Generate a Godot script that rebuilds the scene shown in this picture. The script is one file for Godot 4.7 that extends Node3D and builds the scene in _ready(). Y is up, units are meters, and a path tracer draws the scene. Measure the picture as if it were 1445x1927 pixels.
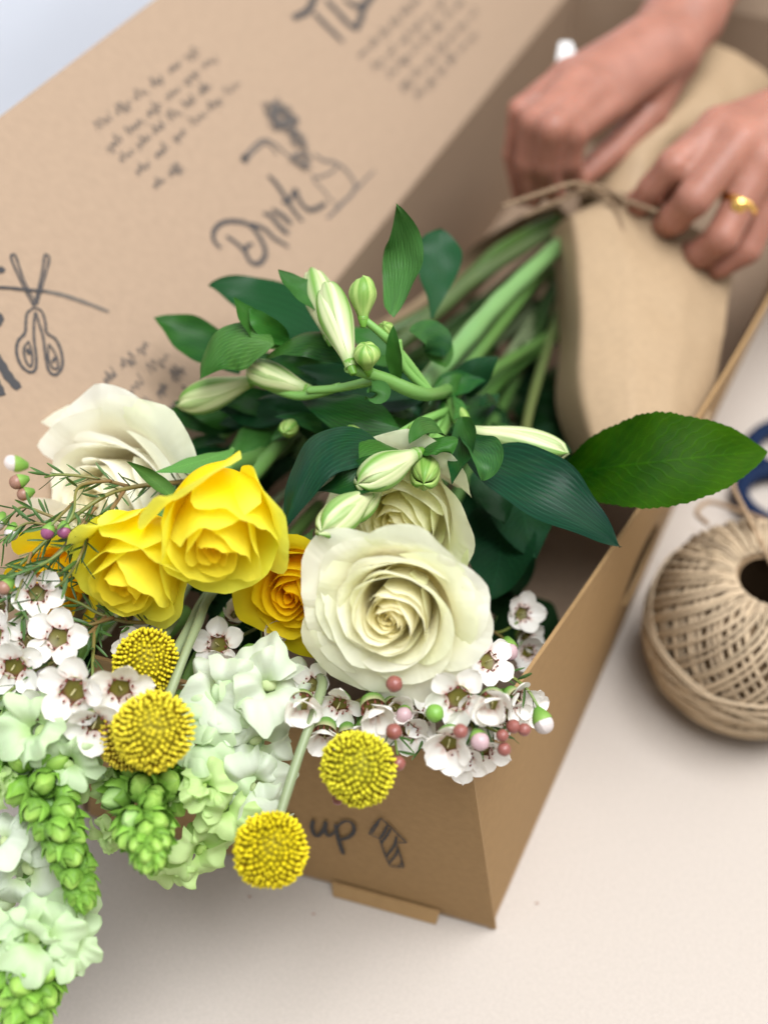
extends Node3D
# A bouquet in an open kraft box on a table. Metres, y up.

var rng := RandomNumberGenerator.new()
var M := {}
var where := {}        # node -> its transform in the scene
var counts := {}

const HINGE := Vector3(-0.024, 0.13, -0.5498)
const ALONG := Vector3(0.4179, 0, -0.9085)
const ACROSS := Vector3(0.9085, 0, 0.4179)
const LIDUP := Vector3(-0.6959, 0.6428, -0.3202)
const LIDNORM := Vector3(0.584, 0.766, 0.2686)
const FRB := Vector3(0.048, 0, -0.2379)
const FLB := Vector3(-0.1419, 0, -0.2941)
const FRT := Vector3(0.0305, 0.13, -0.2447)
const FLT := Vector3(-0.1177, 0.13, -0.2935)
const BRB := Vector3(0.3368, 0, -0.8424)
const BRT := Vector3(0.3752, 0.13, -0.8192)
const FE1 := Vector3(0.9589, 0, 0.2837)
const FE2 := Vector3(0.0035, 0.9999, -0.0119)
const FNORM := Vector3(-0.2837, 0.0124, 0.9588)

# ---------------------------------------------------------------- naming and placing
func numbered(parent: Node, called: String) -> String:
	var k = str(parent.get_instance_id()) + called
	var n = counts.get(k, 0)
	counts[k] = n + 1
	return called if n == 0 else "%s_%03d" % [called, n]

func thing(called: String, label: String, category: String, at: Vector3, group := "") -> Node3D:
	var o := Node3D.new()
	o.name = numbered(self, called)
	add_child(o, true)
	o.position = at
	where[o] = Transform3D(Basis(), at)
	o.set_meta("label", label)
	o.set_meta("category", category)
	if group:
		o.set_meta("group", group)
	return o

func part(called: String, mesh: Mesh, mat: Material, parent: Node3D, xf := Transform3D()) -> MeshInstance3D:
	var o := MeshInstance3D.new()
	o.name = numbered(parent, called)
	o.mesh = mesh
	o.material_override = mat
	parent.add_child(o, true)
	where[o] = xf
	o.transform = where[parent].affine_inverse() * xf
	return o

func setting(called: String, mesh: Mesh, mat: Material) -> void:
	var o := MeshInstance3D.new()
	o.name = called
	o.mesh = mesh
	o.material_override = mat
	o.set_meta("kind", "structure")
	add_child(o, true)

# ---------------------------------------------------------------- mesh helpers
func raw_mesh(v: PackedVector3Array, idx: PackedInt32Array, uv: PackedVector2Array, col: PackedColorArray) -> ArrayMesh:
	var n := PackedVector3Array()
	n.resize(v.size())
	for i in range(0, idx.size(), 3):
		var a := idx[i]
		var b := idx[i + 1]
		var c := idx[i + 2]
		var f := (v[c] - v[a]).cross(v[b] - v[a])
		n[a] += f
		n[b] += f
		n[c] += f
	for i in n.size():
		n[i] = n[i].normalized() if n[i].length_squared() > 1e-24 else Vector3.UP
	var a := []
	a.resize(Mesh.ARRAY_MAX)
	a[Mesh.ARRAY_VERTEX] = v
	a[Mesh.ARRAY_NORMAL] = n
	a[Mesh.ARRAY_INDEX] = idx
	if uv.size():
		a[Mesh.ARRAY_TEX_UV] = uv
	if col.size():
		a[Mesh.ARRAY_COLOR] = col
	var m := ArrayMesh.new()
	m.add_surface_from_arrays(Mesh.PRIMITIVE_TRIANGLES, a)
	return m

func sheet(nu: int, nv: int, f: Callable, c = null) -> ArrayMesh:
	var v := PackedVector3Array()
	var uv := PackedVector2Array()
	var col := PackedColorArray()
	var idx := PackedInt32Array()
	for j in nv + 1:
		for i in nu + 1:
			var a := float(i) / nu
			var b := float(j) / nv
			v.append(f.call(a, b))
			uv.append(Vector2(a, b))
			if c != null:
				col.append(c.call(a, b))
	for j in nv:
		for i in nu:
			var p := j * (nu + 1) + i
			idx.append_array([p, p + 1, p + nu + 1, p + 1, p + nu + 2, p + nu + 1])
	return raw_mesh(v, idx, uv, col)

# a board: the sheet f on both faces, th thick towards its back, with edges
func board(nu: int, nv: int, f: Callable, th: Vector3) -> ArrayMesh:
	var st := SurfaceTool.new()
	st.begin(Mesh.PRIMITIVE_TRIANGLES)
	var front := sheet(nu, nv, f)
	var back := sheet(nu, nv, func(a: float, b: float): return f.call(1.0 - a, b) + th)
	st.append_from(front, 0, Transform3D())
	st.append_from(back, 0, Transform3D())
	for e in 4:
		var rim := sheet(nu if e < 2 else nv, 1, func(a: float, b: float):
			var p: Vector3
			if e == 0: p = f.call(1.0 - a, 0.0)
			elif e == 1: p = f.call(a, 1.0)
			elif e == 2: p = f.call(0.0, a)
			else: p = f.call(1.0, 1.0 - a)
			return p + th * (1.0 - b))
		st.append_from(rim, 0, Transform3D())
	return st.commit()

func joined(list: Array) -> ArrayMesh:      # [[mesh, transform], ...]
	var st := SurfaceTool.new()
	st.begin(Mesh.PRIMITIVE_TRIANGLES)
	for m in list:
		st.append_from(m[0], 0, m[1])
	return st.commit()

func spline(p: Array, n: int) -> Array:     # n steps per span, through every point
	var out := []
	for i in p.size() - 1:
		var a = p[maxi(i - 1, 0)]
		var b = p[i]
		var c = p[i + 1]
		var d = p[mini(i + 2, p.size() - 1)]
		for k in n:
			var t := float(k) / n
			out.append(0.5 * ((2.0 * b) + (c - a) * t + (2.0 * a - 5.0 * b + 4.0 * c - d) * t * t + (3.0 * b - a - 3.0 * c + d) * t * t * t))
	out.append(p[p.size() - 1])
	return out

func tube(p: Array, r0: float, r1: float, sides := 8, swell = null, c = null) -> ArrayMesh:
	var n := p.size()
	var v := PackedVector3Array()
	var uv := PackedVector2Array()
	var col := PackedColorArray()
	var idx := PackedInt32Array()
	var side := Vector3.ZERO
	var s := 0.0
	for k in n:
		var t: Vector3 = (p[mini(k + 1, n - 1)] - p[maxi(k - 1, 0)]).normalized()
		if k == 0:
			side = t.cross(Vector3(0.31, 0.77, 0.55)).normalized()
		else:
			s += p[k].distance_to(p[k - 1])
		side = (side - t * side.dot(t)).normalized()
		var up := t.cross(side)
		var f := float(k) / (n - 1)
		for i in sides + 1:
			var a := TAU * i / sides
			var r := lerpf(r0, r1, f)
			if swell != null:
				r *= swell.call(f, a, s)
			v.append(p[k] + (side * cos(a) + up * sin(a)) * r)
			uv.append(Vector2(float(i) / sides, s * 40.0))
			if c != null:
				col.append(c.call(f))
	for k in n - 1:
		for i in sides:
			var q := k * (sides + 1) + i
			idx.append_array([q, q + sides + 1, q + 1, q + 1, q + sides + 1, q + sides + 2])
	for e in 2:
		var at := v.size()
		v.append(p[0] if e == 0 else p[n - 1])
		uv.append(Vector2.ZERO)
		if c != null:
			col.append(c.call(float(e)))
		var ring := 0 if e == 0 else (n - 1) * (sides + 1)
		for i in sides:
			idx.append_array([at, ring + i, ring + i + 1] if e == 0 else [at, ring + i + 1, ring + i])
	return raw_mesh(v, idx, uv, col)

func ball_mesh(r: float, squash := 1.0, sides := 10) -> ArrayMesh:
	return sheet(sides, sides - 2, func(a: float, b: float): return Vector3(sin(b * PI) * cos(a * TAU) * r, cos(b * PI) * r * squash, sin(b * PI) * sin(a * TAU) * r))

func looking(at: Vector3, axis: Vector3, roll := 0.0, size := 1.0) -> Transform3D:   # local y becomes axis
	var y := axis.normalized()
	var x := y.cross(Vector3(0.13, 0.41, 0.9)).normalized()
	x = x.rotated(y, roll)
	return Transform3D(Basis(x, y, x.cross(y)).scaled(Vector3.ONE * size), at)

func lin(r: float, g: float, b: float) -> Color:
	return Color(r, g, b).linear_to_srgb()

# ---------------------------------------------------------------- materials
func noise_tex(freq: float, lo: float, hi: float, seed_: int, oct := 4, as_normal := false, strength := 2.0, size := 512) -> NoiseTexture2D:
	var n := FastNoiseLite.new()
	n.seed = seed_
	n.noise_type = FastNoiseLite.TYPE_SIMPLEX_SMOOTH
	n.frequency = freq
	n.fractal_octaves = oct
	var t := NoiseTexture2D.new()
	t.width = size
	t.height = size
	t.seamless = true
	t.noise = n
	t.as_normal_map = as_normal
	t.bump_strength = strength
	if not as_normal:
		var g := Gradient.new()
		g.set_color(0, Color(lo, lo, lo))
		g.set_color(1, Color(hi, hi, hi))
		t.color_ramp = g
	return t

func mat(color: Color, rough: float, spec := 0.5) -> StandardMaterial3D:
	var m := StandardMaterial3D.new()
	m.albedo_color = color
	m.roughness = rough
	m.metallic_specular = spec
	m.cull_mode = BaseMaterial3D.CULL_DISABLED
	return m

func painted(rough: float, through := 0.0, spec := 0.4) -> StandardMaterial3D:   # colour from the vertices
	var m := mat(Color.WHITE, rough, spec)
	m.vertex_color_use_as_albedo = true
	if through > 0.0:
		m.backlight_enabled = true
		m.backlight = Color(through, through, through).linear_to_srgb()
	return m

func drawn(w: int, h: int, f: Callable) -> Image:
	var im := Image.create(w, h, false, Image.FORMAT_RGB8)
	for y in h:
		for x in w:
			var k: float = f.call((x + 0.5) / w, (y + 0.5) / h)
			im.set_pixel(x, y, Color(k, k, k))
	return im

func make_materials() -> void:
	var kraft := noise_tex(0.035, 0.92, 1.0, 3, 5)
	var fibre := noise_tex(0.11, 0.0, 1.0, 5, 3, true, 1.2)
	for k in [["board", lin(0.342, 0.246, 0.168), 0.7], ["outer", lin(0.33, 0.203, 0.088), 0.7], ["edge", lin(0.36, 0.22, 0.12), 0.9], ["paper", lin(0.385, 0.275, 0.165), 0.6]]:
		var m := mat(k[1], k[2], 0.35)
		m.albedo_texture = kraft
		m.normal_enabled = true
		m.normal_texture = fibre
		m.normal_scale = 0.10
		m.uv1_triplanar = true
		m.uv1_world_triplanar = true
		m.uv1_scale = Vector3.ONE * 11.0
		M[k[0]] = m
	M.paper.normal_enabled = false
	M.paper.backlight_enabled = true
	M.paper.backlight = Color(0.3, 0.3, 0.3)
	M.ink = mat(lin(0.03, 0.029, 0.031), 0.7)
	M.ink_soft = mat(lin(0.09, 0.078, 0.07), 0.75)
	M.ink_pale = mat(lin(0.10, 0.085, 0.07), 0.75)
	var table := mat(lin(0.46, 0.408, 0.356), 0.55, 0.4)
	table.albedo_texture = noise_tex(0.09, 0.955, 1.0, 8, 4)
	table.normal_enabled = true
	table.normal_texture = noise_tex(0.14, 0, 1, 9, 2, true, 1.4)
	table.normal_scale = 0.35
	table.uv1_triplanar = true
	table.uv1_world_triplanar = true
	table.uv1_scale = Vector3.ONE * 9.0
	M.table = table
	M.wall = mat(lin(0.76, 0.82, 0.92), 0.9, 0.2)
	M.wall.albedo_texture = noise_tex(0.01, 0.96, 1.0, 4, 3)
	M.wall.uv1_triplanar = true
	M.white_paper = mat(lin(0.8, 0.8, 0.78), 0.8, 0.3)
	# petals
	var fan := drawn(256, 64, func(x: float, y: float): return 0.5 + 0.22 * sin(x * 95.0 + 3.0 * sin(x * 21.0)) + 0.16 * sin(x * 47.0 + y * 4.0) + 0.06 * sin(y * 60.0 + x * 30.0))
	fan.bump_map_to_normal_map(1.5)
	var fan_t := ImageTexture.create_from_image(fan)
	M.petal = painted(0.5, 1.0, 0.3)
	M.petal.normal_enabled = true
	M.petal.normal_texture = fan_t
	M.petal.normal_scale = 0.35
	M.soft_petal = painted(0.6, 0.8, 0.3)
	M.soft_petal.normal_enabled = true
	M.soft_petal.normal_texture = fan_t
	M.soft_petal.normal_scale = 0.3
	M.wax_petal = painted(0.35, 0.5, 0.5)
	M.bud = painted(0.45, 0.25, 0.45)
	M.bud.normal_enabled = true
	M.bud.normal_texture = fan_t
	M.bud.normal_scale = 0.5
	M.green = painted(0.45, 0.2, 0.45)
	M.stem = painted(0.4, 0.0, 0.45)
	var stem_n := noise_tex(0.05, 0, 1, 12, 3, true, 2.0, 256)
	M.stem.normal_enabled = true
	M.stem.normal_texture = stem_n
	M.stem.normal_scale = 0.25
	M.floret = painted(0.6, 0.0, 0.3)
	# leaves
	var par := drawn(256, 64, func(x: float, y: float):
		var g := 0.0
		for k in 13:
			var c := 0.5 + (k - 6) / 6.6 * 0.5
			g += exp(-pow((x - c) / 0.006, 2.0)) * (0.55 if k != 6 else 1.0)
		return 0.62 - 0.5 * minf(g, 1.0) + 0.1 * sin(y * 40.0 + x * 90.0))
	var par_c := drawn(256, 64, func(x: float, y: float):
		var g := 0.0
		for k in 13:
			var c := 0.5 + (k - 6) / 6.6 * 0.5
			g += exp(-pow((x - c) / 0.007, 2.0))
		return 0.80 + 0.17 * minf(g, 1.0) + 0.03 * sin(y * 31.0 + x * 50.0))
	par.bump_map_to_normal_map(4.0)
	M.leaf = painted(0.36, 0.12, 0.24)
	M.leaf.albedo_texture = ImageTexture.create_from_image(par_c)
	M.leaf.normal_enabled = true
	M.leaf.normal_texture = ImageTexture.create_from_image(par)
	M.leaf.normal_scale = 0.28
	M.leaf_ribbed = M.leaf.duplicate()
	M.leaf_ribbed.normal_scale = 0.9
	var pin := func(x: float, y: float, wide: float):
		var e := absf(x - 0.5) * 2.0
		var q := fposmod(y * 15.0 - e * 4.2 + 0.12 * sin(e * 14.0 + y * 30.0), 1.0)
		var g := exp(-pow((q - 0.5) / wide, 2.0)) * (1.0 - 0.5 * e)
		q = fposmod(e * 17.0 + sin(y * 60.0) * 0.5, 1.0)
		g += 0.22 * exp(-pow((q - 0.5) / 0.14, 2.0))
		return minf(1.0, g + exp(-pow(e / 0.022, 2.0)))
	var pin_n := drawn(256, 512, func(x: float, y: float): return 0.7 - 0.5 * pin.call(x, y, 0.08))
	var pin_c := drawn(256, 512, func(x: float, y: float): return 0.84 + 0.16 * pin.call(x, y, 0.06))
	pin_n.bump_map_to_normal_map(5.0)
	M.rose_leaf = painted(0.5, 0.08, 0.16)
	M.rose_leaf.albedo_texture = ImageTexture.create_from_image(pin_c)
	M.rose_leaf.normal_enabled = true
	M.rose_leaf.normal_texture = ImageTexture.create_from_image(pin_n)
	M.rose_leaf.normal_scale = 0.28
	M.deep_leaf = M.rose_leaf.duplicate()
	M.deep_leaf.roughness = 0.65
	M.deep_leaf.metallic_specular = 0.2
	# twine
	M.twine = painted(0.9, 0.0, 0.2)
	M.twine.albedo_texture = noise_tex(0.06, 0.62, 1.0, 21, 4, false, 1, 256)
	M.twine.normal_enabled = true
	M.twine.normal_texture = noise_tex(0.09, 0, 1, 22, 3, true, 3.0, 256)
	M.twine.uv1_triplanar = true
	M.twine.uv1_scale = Vector3.ONE * 90.0
	# skin
	M.skin = mat(lin(0.37, 0.163, 0.112), 0.48, 0.4)
	M.skin.albedo_texture = noise_tex(0.012, 0.84, 1.0, 31, 4)
	M.skin.uv1_triplanar = true
	M.skin.uv1_scale = Vector3.ONE * 8.0
	M.skin.subsurf_scatter_enabled = true
	M.skin.subsurf_scatter_strength = 0.15
	M.gold = mat(lin(0.9, 0.55, 0.16), 0.22)
	M.gold.metallic = 1.0
	M.navy = mat(lin(0.008, 0.018, 0.05), 0.6, 0.2)
	M.steel = mat(lin(0.5, 0.5, 0.52), 0.3)
	M.steel.metallic = 1.0

# ---------------------------------------------------------------- plants
func leaf_mesh(base: Vector3, mid: Vector3, tip: Vector3, hw: float, nrm: Vector3, c1: Color, c2: Color, o := {}) -> ArrayMesh:
	var ctrl := 2.0 * mid - 0.5 * (base + tip)
	var cup: float = o.get("cup", 0.25)
	var twist: float = o.get("twist", 0.0)
	var wave: float = o.get("wave", 0.10)
	var belly: float = o.get("belly", 0.8)
	var tooth: float = o.get("tooth", 0.0)
	var fold: float = o.get("fold", 0.0)
	var ph := rng.randf() * 6.0
	var tint := rng.randf_range(0.75, 1.3)
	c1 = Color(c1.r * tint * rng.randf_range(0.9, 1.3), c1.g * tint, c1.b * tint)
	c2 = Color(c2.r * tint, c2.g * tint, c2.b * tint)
	var nv := 72 if tooth > 0.0 else 22
	return sheet(12, nv, func(a: float, b: float):
		var u: float = a * 2.0 - 1.0
		var c: Vector3 = base * (1 - b) * (1 - b) + ctrl * 2.0 * b * (1 - b) + tip * b * b
		var t: Vector3 = ((ctrl - base) * (1 - b) + (tip - ctrl) * b).normalized()
		var n := nrm - t * nrm.dot(t)
		n = n.normalized().rotated(t, twist * (b - 0.5))
		var s := t.cross(n)
		var w := hw * (pow(sin(PI * pow(clampf(b, 0.0, 1.0), belly)), 0.85) + 0.06 * (1.0 - b))
		w *= 1.0 + tooth * (fposmod(b * 30.0 - 0.1, 1.0) - 0.5)
		var lift := cup * u * u - fold * (1.0 - absf(u)) * 0.5
		return c + s * (u * w * (1.0 - 0.25 * cup * u * u)) + n * (w * lift + hw * wave * sin(b * 7.0 + ph + u * 1.2) * absf(u) + hw * 0.05 * sin(b * 19.0 + ph) * u),
		func(a: float, b: float): return c1.lerp(c2, clampf(b * 0.8 + 0.2 * absf(a * 2.0 - 1.0) + 0.10 * sin(b * 23.0 + a * 9.0 + ph) + 0.08 * sin(b * 57.0 - a * 31.0 + ph * 3.0), 0.0, 1.0)))

func stem_mesh(p: Array, r0: float, r1: float, c0: Color, c1: Color, sides := 9) -> ArrayMesh:
	var ph := rng.randf() * 6.0
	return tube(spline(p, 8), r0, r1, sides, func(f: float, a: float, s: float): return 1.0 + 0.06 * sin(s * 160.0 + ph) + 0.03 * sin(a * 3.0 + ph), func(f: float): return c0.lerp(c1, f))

func petal_mesh(p: Dictionary, pal: Array, nu := 16, nv := 14) -> ArrayMesh:
	return sheet(nu, nv, func(a: float, b: float):
		var u: float = a * 2.0 - 1.0
		var vv: float = b * (1.0 - p.round * pow(absf(u), 3.5) + p.tip * exp(-pow(u / 0.22, 2.0)))
		var th: float = p.phi + u * p.hw * (0.32 + 0.68 * smoothstep(0.0, 0.5, b))
		var i := 1.0 - vv
		var r: float = i * i * i * p.r0 + 3.0 * i * i * vv * p.r1 + 3.0 * i * vv * vv * p.r2 + vv * vv * vv * p.r3
		var y: float = i * i * i * p.y0 + 3.0 * i * i * vv * p.y1 + 3.0 * i * vv * vv * p.y2 + vv * vv * vv * p.y3
		var k := clampf((vv - 0.66) / 0.34, 0.0, 1.2)
		r += p.curl * k * k
		y -= p.curl * 0.75 * k * k * k
		var e := pow(absf(u), 2.6) * smoothstep(0.25, 0.9, b)
		r += p.flank * e
		y -= p.flank * 0.35 * e
		r *= 1.0 + p.spiral * u
		y += p.ruf * sin(u * 6.5 + p.ph) * k + p.ruf * 0.5 * sin(u * 15.0 + p.ph * 2.0) * k * k
		r += p.ruf * sin(u * 4.7 + p.ph * 1.7) * k
		return Vector3(r * cos(th), y, r * sin(th)),
		func(a: float, b: float):
		var e := pow(absf(a * 2.0 - 1.0), 3.0)
		var c: Color = pal[0].lerp(pal[1], smoothstep(0.0, 0.62, b))
		return c.lerp(pal[2], clampf(smoothstep(0.62, 1.0, b) * 0.85 + e * 0.35 * b, 0.0, 1.0) * p.t))

# c: middle of the mouth, R: half the width of the open head, axis: the way it faces
func rose(called: String, label: String, group: String, c: Vector3, R: float, axis: Vector3, roll: float, pals: Array, n: int, open: float, seed_: int, stem: Array, sepals := true, o := {}) -> Node3D:
	rng.seed = seed_
	var deep: float = o.get("deep", 1.0)
	var foot := c - axis.normalized() * R * 1.15 * deep
	var t := thing(called, label, "rose", foot, group)
	var xf := looking(c, axis, roll)
	for k in n:
		var f := minf(1.0, float(k) / (n - 1 - int(o.get("ring", 0))))
		var rm := R * (0.05 + 0.60 * pow(f, 0.85))
		var out_ := lerpf(0.55, 1.0 + open * 0.62, pow(f, 1.3))
		var top: float = R * lerpf(0.02, 0.10 - open * 0.16, f) + R * rng.randf_range(-0.04, 0.05) + R * o.get("high", 0.16) * sin(PI * f)
		var p := {
			"phi": k * 2.39996 + rng.randf_range(-0.25, 0.25), "hw": lerpf(2.1, 0.98, pow(f, 0.6)), "round": lerpf(0.10, 0.26, f), "tip": lerpf(0.0, o.get("tip", 0.03), f),
			"r0": R * 0.05, "y0": -R * 1.05 * deep, "r1": rm * 1.05 + R * 0.05, "y1": -R * lerpf(0.9, 0.95, f) * deep, "r2": rm * 1.12, "y2": -R * lerpf(0.35, 0.42, f) * deep, "r3": rm * out_ + R * 0.02, "y3": top,
			"curl": R * lerpf(0.0, 0.16 + 0.12 * open, f * f) * rng.randf_range(0.6, 1.3), "flank": R * lerpf(0.0, o.get("flank", 0.10), f) * rng.randf_range(0.2, 1.5), "spiral": lerpf(0.30, 0.07, f),
			"ruf": R * lerpf(0.006, o.get("ruf", 0.03), f) * rng.randf_range(0.6, 1.4), "ph": rng.randf() * 6.0, "t": lerpf(0.15, 1.0, f),
		}
		var pal: Array = [pals[0].lerp(pals[1], f * 0.6), pals[0].lerp(pals[1], minf(1.0, 0.25 + f)), pals[2].lerp(Color(pals[2].r * 0.88, pals[2].g * 0.96, pals[2].b * 0.62), rng.randf() * rng.randf() * f)]
		part("petal", petal_mesh(p, pal, 18 if f > 0.3 else 24, 14), M.petal, t, xf)
	if sepals:
		part("receptacle", tube([foot - axis.normalized() * R * 0.15, foot + axis.normalized() * R * 0.03, foot + axis.normalized() * R * 0.2], R * 0.13, R * 0.2, 12, null, func(f: float): return Color(0.10, 0.20, 0.05)), M.stem, t)
		for k in 5:
			var a := k * TAU / 5.0 + roll
			var b0 := xf * Vector3(cos(a) * R * 0.16, -R * (1.08 + 1.05 * (deep - 1.0)), sin(a) * R * 0.16)
			var b1 := xf * Vector3(cos(a) * R * 0.38, -R * (1.25 + 1.05 * (deep - 1.0)), sin(a) * R * 0.38)
			var b2 := xf * Vector3(cos(a) * R * 0.42, -R * (1.75 + 1.05 * (deep - 1.0)), sin(a) * R * 0.42)
			part("sepal", leaf_mesh(b0, b1, b2, R * 0.14, axis, Color(0.09, 0.2, 0.04), Color(0.12, 0.26, 0.06), {"belly": 0.5}), M.green, t)
	if stem.size():
		var pts := [foot]
		pts.append_array(stem)
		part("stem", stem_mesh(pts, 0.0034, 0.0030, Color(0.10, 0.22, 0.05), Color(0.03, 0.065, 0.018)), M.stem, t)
	return t

func tepal_bud(parent: Node3D, base: Vector3, tip: Vector3, r: float, ripe: float, seed_: int) -> void:
	rng.seed = seed_
	var ln := base.distance_to(tip)
	var xf := looking(base, tip - base, rng.randf() * 6.0)
	var cream := Color(0.66, 0.68, 0.40).lerp(Color(0.36, 0.52, 0.12), 1.0 - ripe)
	var green := Color(0.12, 0.28, 0.035)
	var bud := part("bud", tube([base - (tip - base).normalized() * 0.003, base + (tip - base) * 0.07], r * 0.2, r * 0.42, 10, null, func(f: float): return green), M.stem, parent)
	for k in 6:
		var outer := k % 2 == 0
		var phi := k * TAU / 6.0 + rng.randf_range(-0.1, 0.1)
		var size := 1.0 if outer else 0.91
		var gape := rng.randf_range(0.0, 0.10) * ripe
		var hw := 1.12 if outer else 1.2
		var ph := rng.randf() * 6.0
		var long := rng.randf_range(0.95, 1.03)
		part("tepal", sheet(12, 18, func(a: float, b: float):
			var u: float = a * 2.0 - 1.0
			var prof := (0.34 + 0.66 * smoothstep(0.0, 0.62, b)) * sqrt(maxf(0.0, 1.0 - pow(maxf(0.0, (b - 0.62) / 0.38), 2.2)))
			var rr := r * size * (prof + gape * b * b * (1.0 - b) * 3.0 + 0.015) * (1.0 - 0.10 * absf(u) * b + 0.05 * pow(1.0 - absf(u), 2.0))
			var th := phi + u * hw * (0.75 + 0.25 * sin(b * PI)) * (1.0 - 0.35 * b * b)
			return Vector3(rr * cos(th), ln * long * b * (1.0 - 0.03 * u * u), rr * sin(th)),
			func(a: float, b: float):
			var u: float = absf(a * 2.0 - 1.0)
			var band := exp(-pow(u / (0.20 + 0.30 * b), 2.0)) * (0.55 + 0.45 * b)
			band = maxf(band, 0.75 * (1.0 - smoothstep(0.0, 0.28, b)))
			band += 0.5 * pow(0.5 + 0.5 * sin(u * 26.0 + ph), 3.0) * smoothstep(0.1, 0.5, b)
			return cream.lerp(green, clampf(band * (1.0 if outer else 0.6), 0.0, 1.0))), M.bud, bud, xf)

func green_bud(parent: Node3D, base: Vector3, tip: Vector3, r: float, seed_: int) -> void:
	tepal_bud(parent, base, tip, r, 0.12, seed_)

var floret_m: ArrayMesh
func craspedia(label: String, c: Vector3, r: float, stem: Array, seed_: int, tone: Color) -> void:
	rng.seed = seed_
	var t := thing("billy_button", label, "flower", c, "yellow button flowers on bare stems")
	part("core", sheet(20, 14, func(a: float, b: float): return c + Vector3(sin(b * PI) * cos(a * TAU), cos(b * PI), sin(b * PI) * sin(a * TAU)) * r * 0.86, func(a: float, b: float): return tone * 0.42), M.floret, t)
	var n := 560
	var out_ := (where_eye - c).normalized()
	var rest := []
	var tip_tones := [painted_tone(tone, 1.0), painted_tone(tone, 0.86), painted_tone(tone, 1.1)]
	var made := 0
	for k in n:
		var y := 1.0 - 2.0 * (k + 0.5) / n
		var a := k * 2.39996
		var d := Vector3(sqrt(1 - y * y) * cos(a), y, sqrt(1 - y * y) * sin(a))
		d = (d + Vector3(rng.randfn(), rng.randfn(), rng.randfn()) * 0.012).normalized()
		var size := r * rng.randf_range(0.86, 1.14) * (1.0 + 0.12 * d.y)
		var lump := 1.0 + 0.05 * sin(d.x * 3.1 + seed_) * cos(d.z * 2.7 + seed_ * 2.0)
		var xf := looking(c + d * r * lump * rng.randf_range(0.79, 0.86), (d + Vector3(rng.randfn(), rng.randfn(), rng.randfn()) * 0.06), a, size)
		if d.dot(out_) > 0.12 and made < 290:
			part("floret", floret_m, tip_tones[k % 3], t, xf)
			made += 1
		else:
			rest.append(xf)
	var mm := MultiMesh.new()
	mm.transform_format = MultiMesh.TRANSFORM_3D
	mm.mesh = floret_m
	mm.instance_count = rest.size()
	for k in rest.size():
		mm.set_instance_transform(k, Transform3D(rest[k].basis, rest[k].origin - c))
	var o := MultiMeshInstance3D.new()
	o.name = "florets_behind"
	o.multimesh = mm
	o.material_override = tip_tones[0]
	o.set_meta("kind", "stuff")
	t.add_child(o, true)
	var pts := [c - (c - stem[0]).normalized() * r * 0.8]
	pts.append_array(stem)
	part("stem", stem_mesh(pts, 0.0016, 0.0021, Color(0.26, 0.31, 0.17), Color(0.2, 0.26, 0.13), 9), M.stem, t)

var tone_cache := {}
func painted_tone(c: Color, k: float) -> StandardMaterial3D:
	var key := "%s%.2f" % [c, k]
	if not tone_cache.has(key):
		var m := painted(0.6, 0.0, 0.3)
		m.albedo_color = lin(minf(c.r * k, 1.0), minf(c.g * k, 1.0), c.b * k)
		tone_cache[key] = m
	return tone_cache[key]

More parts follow.
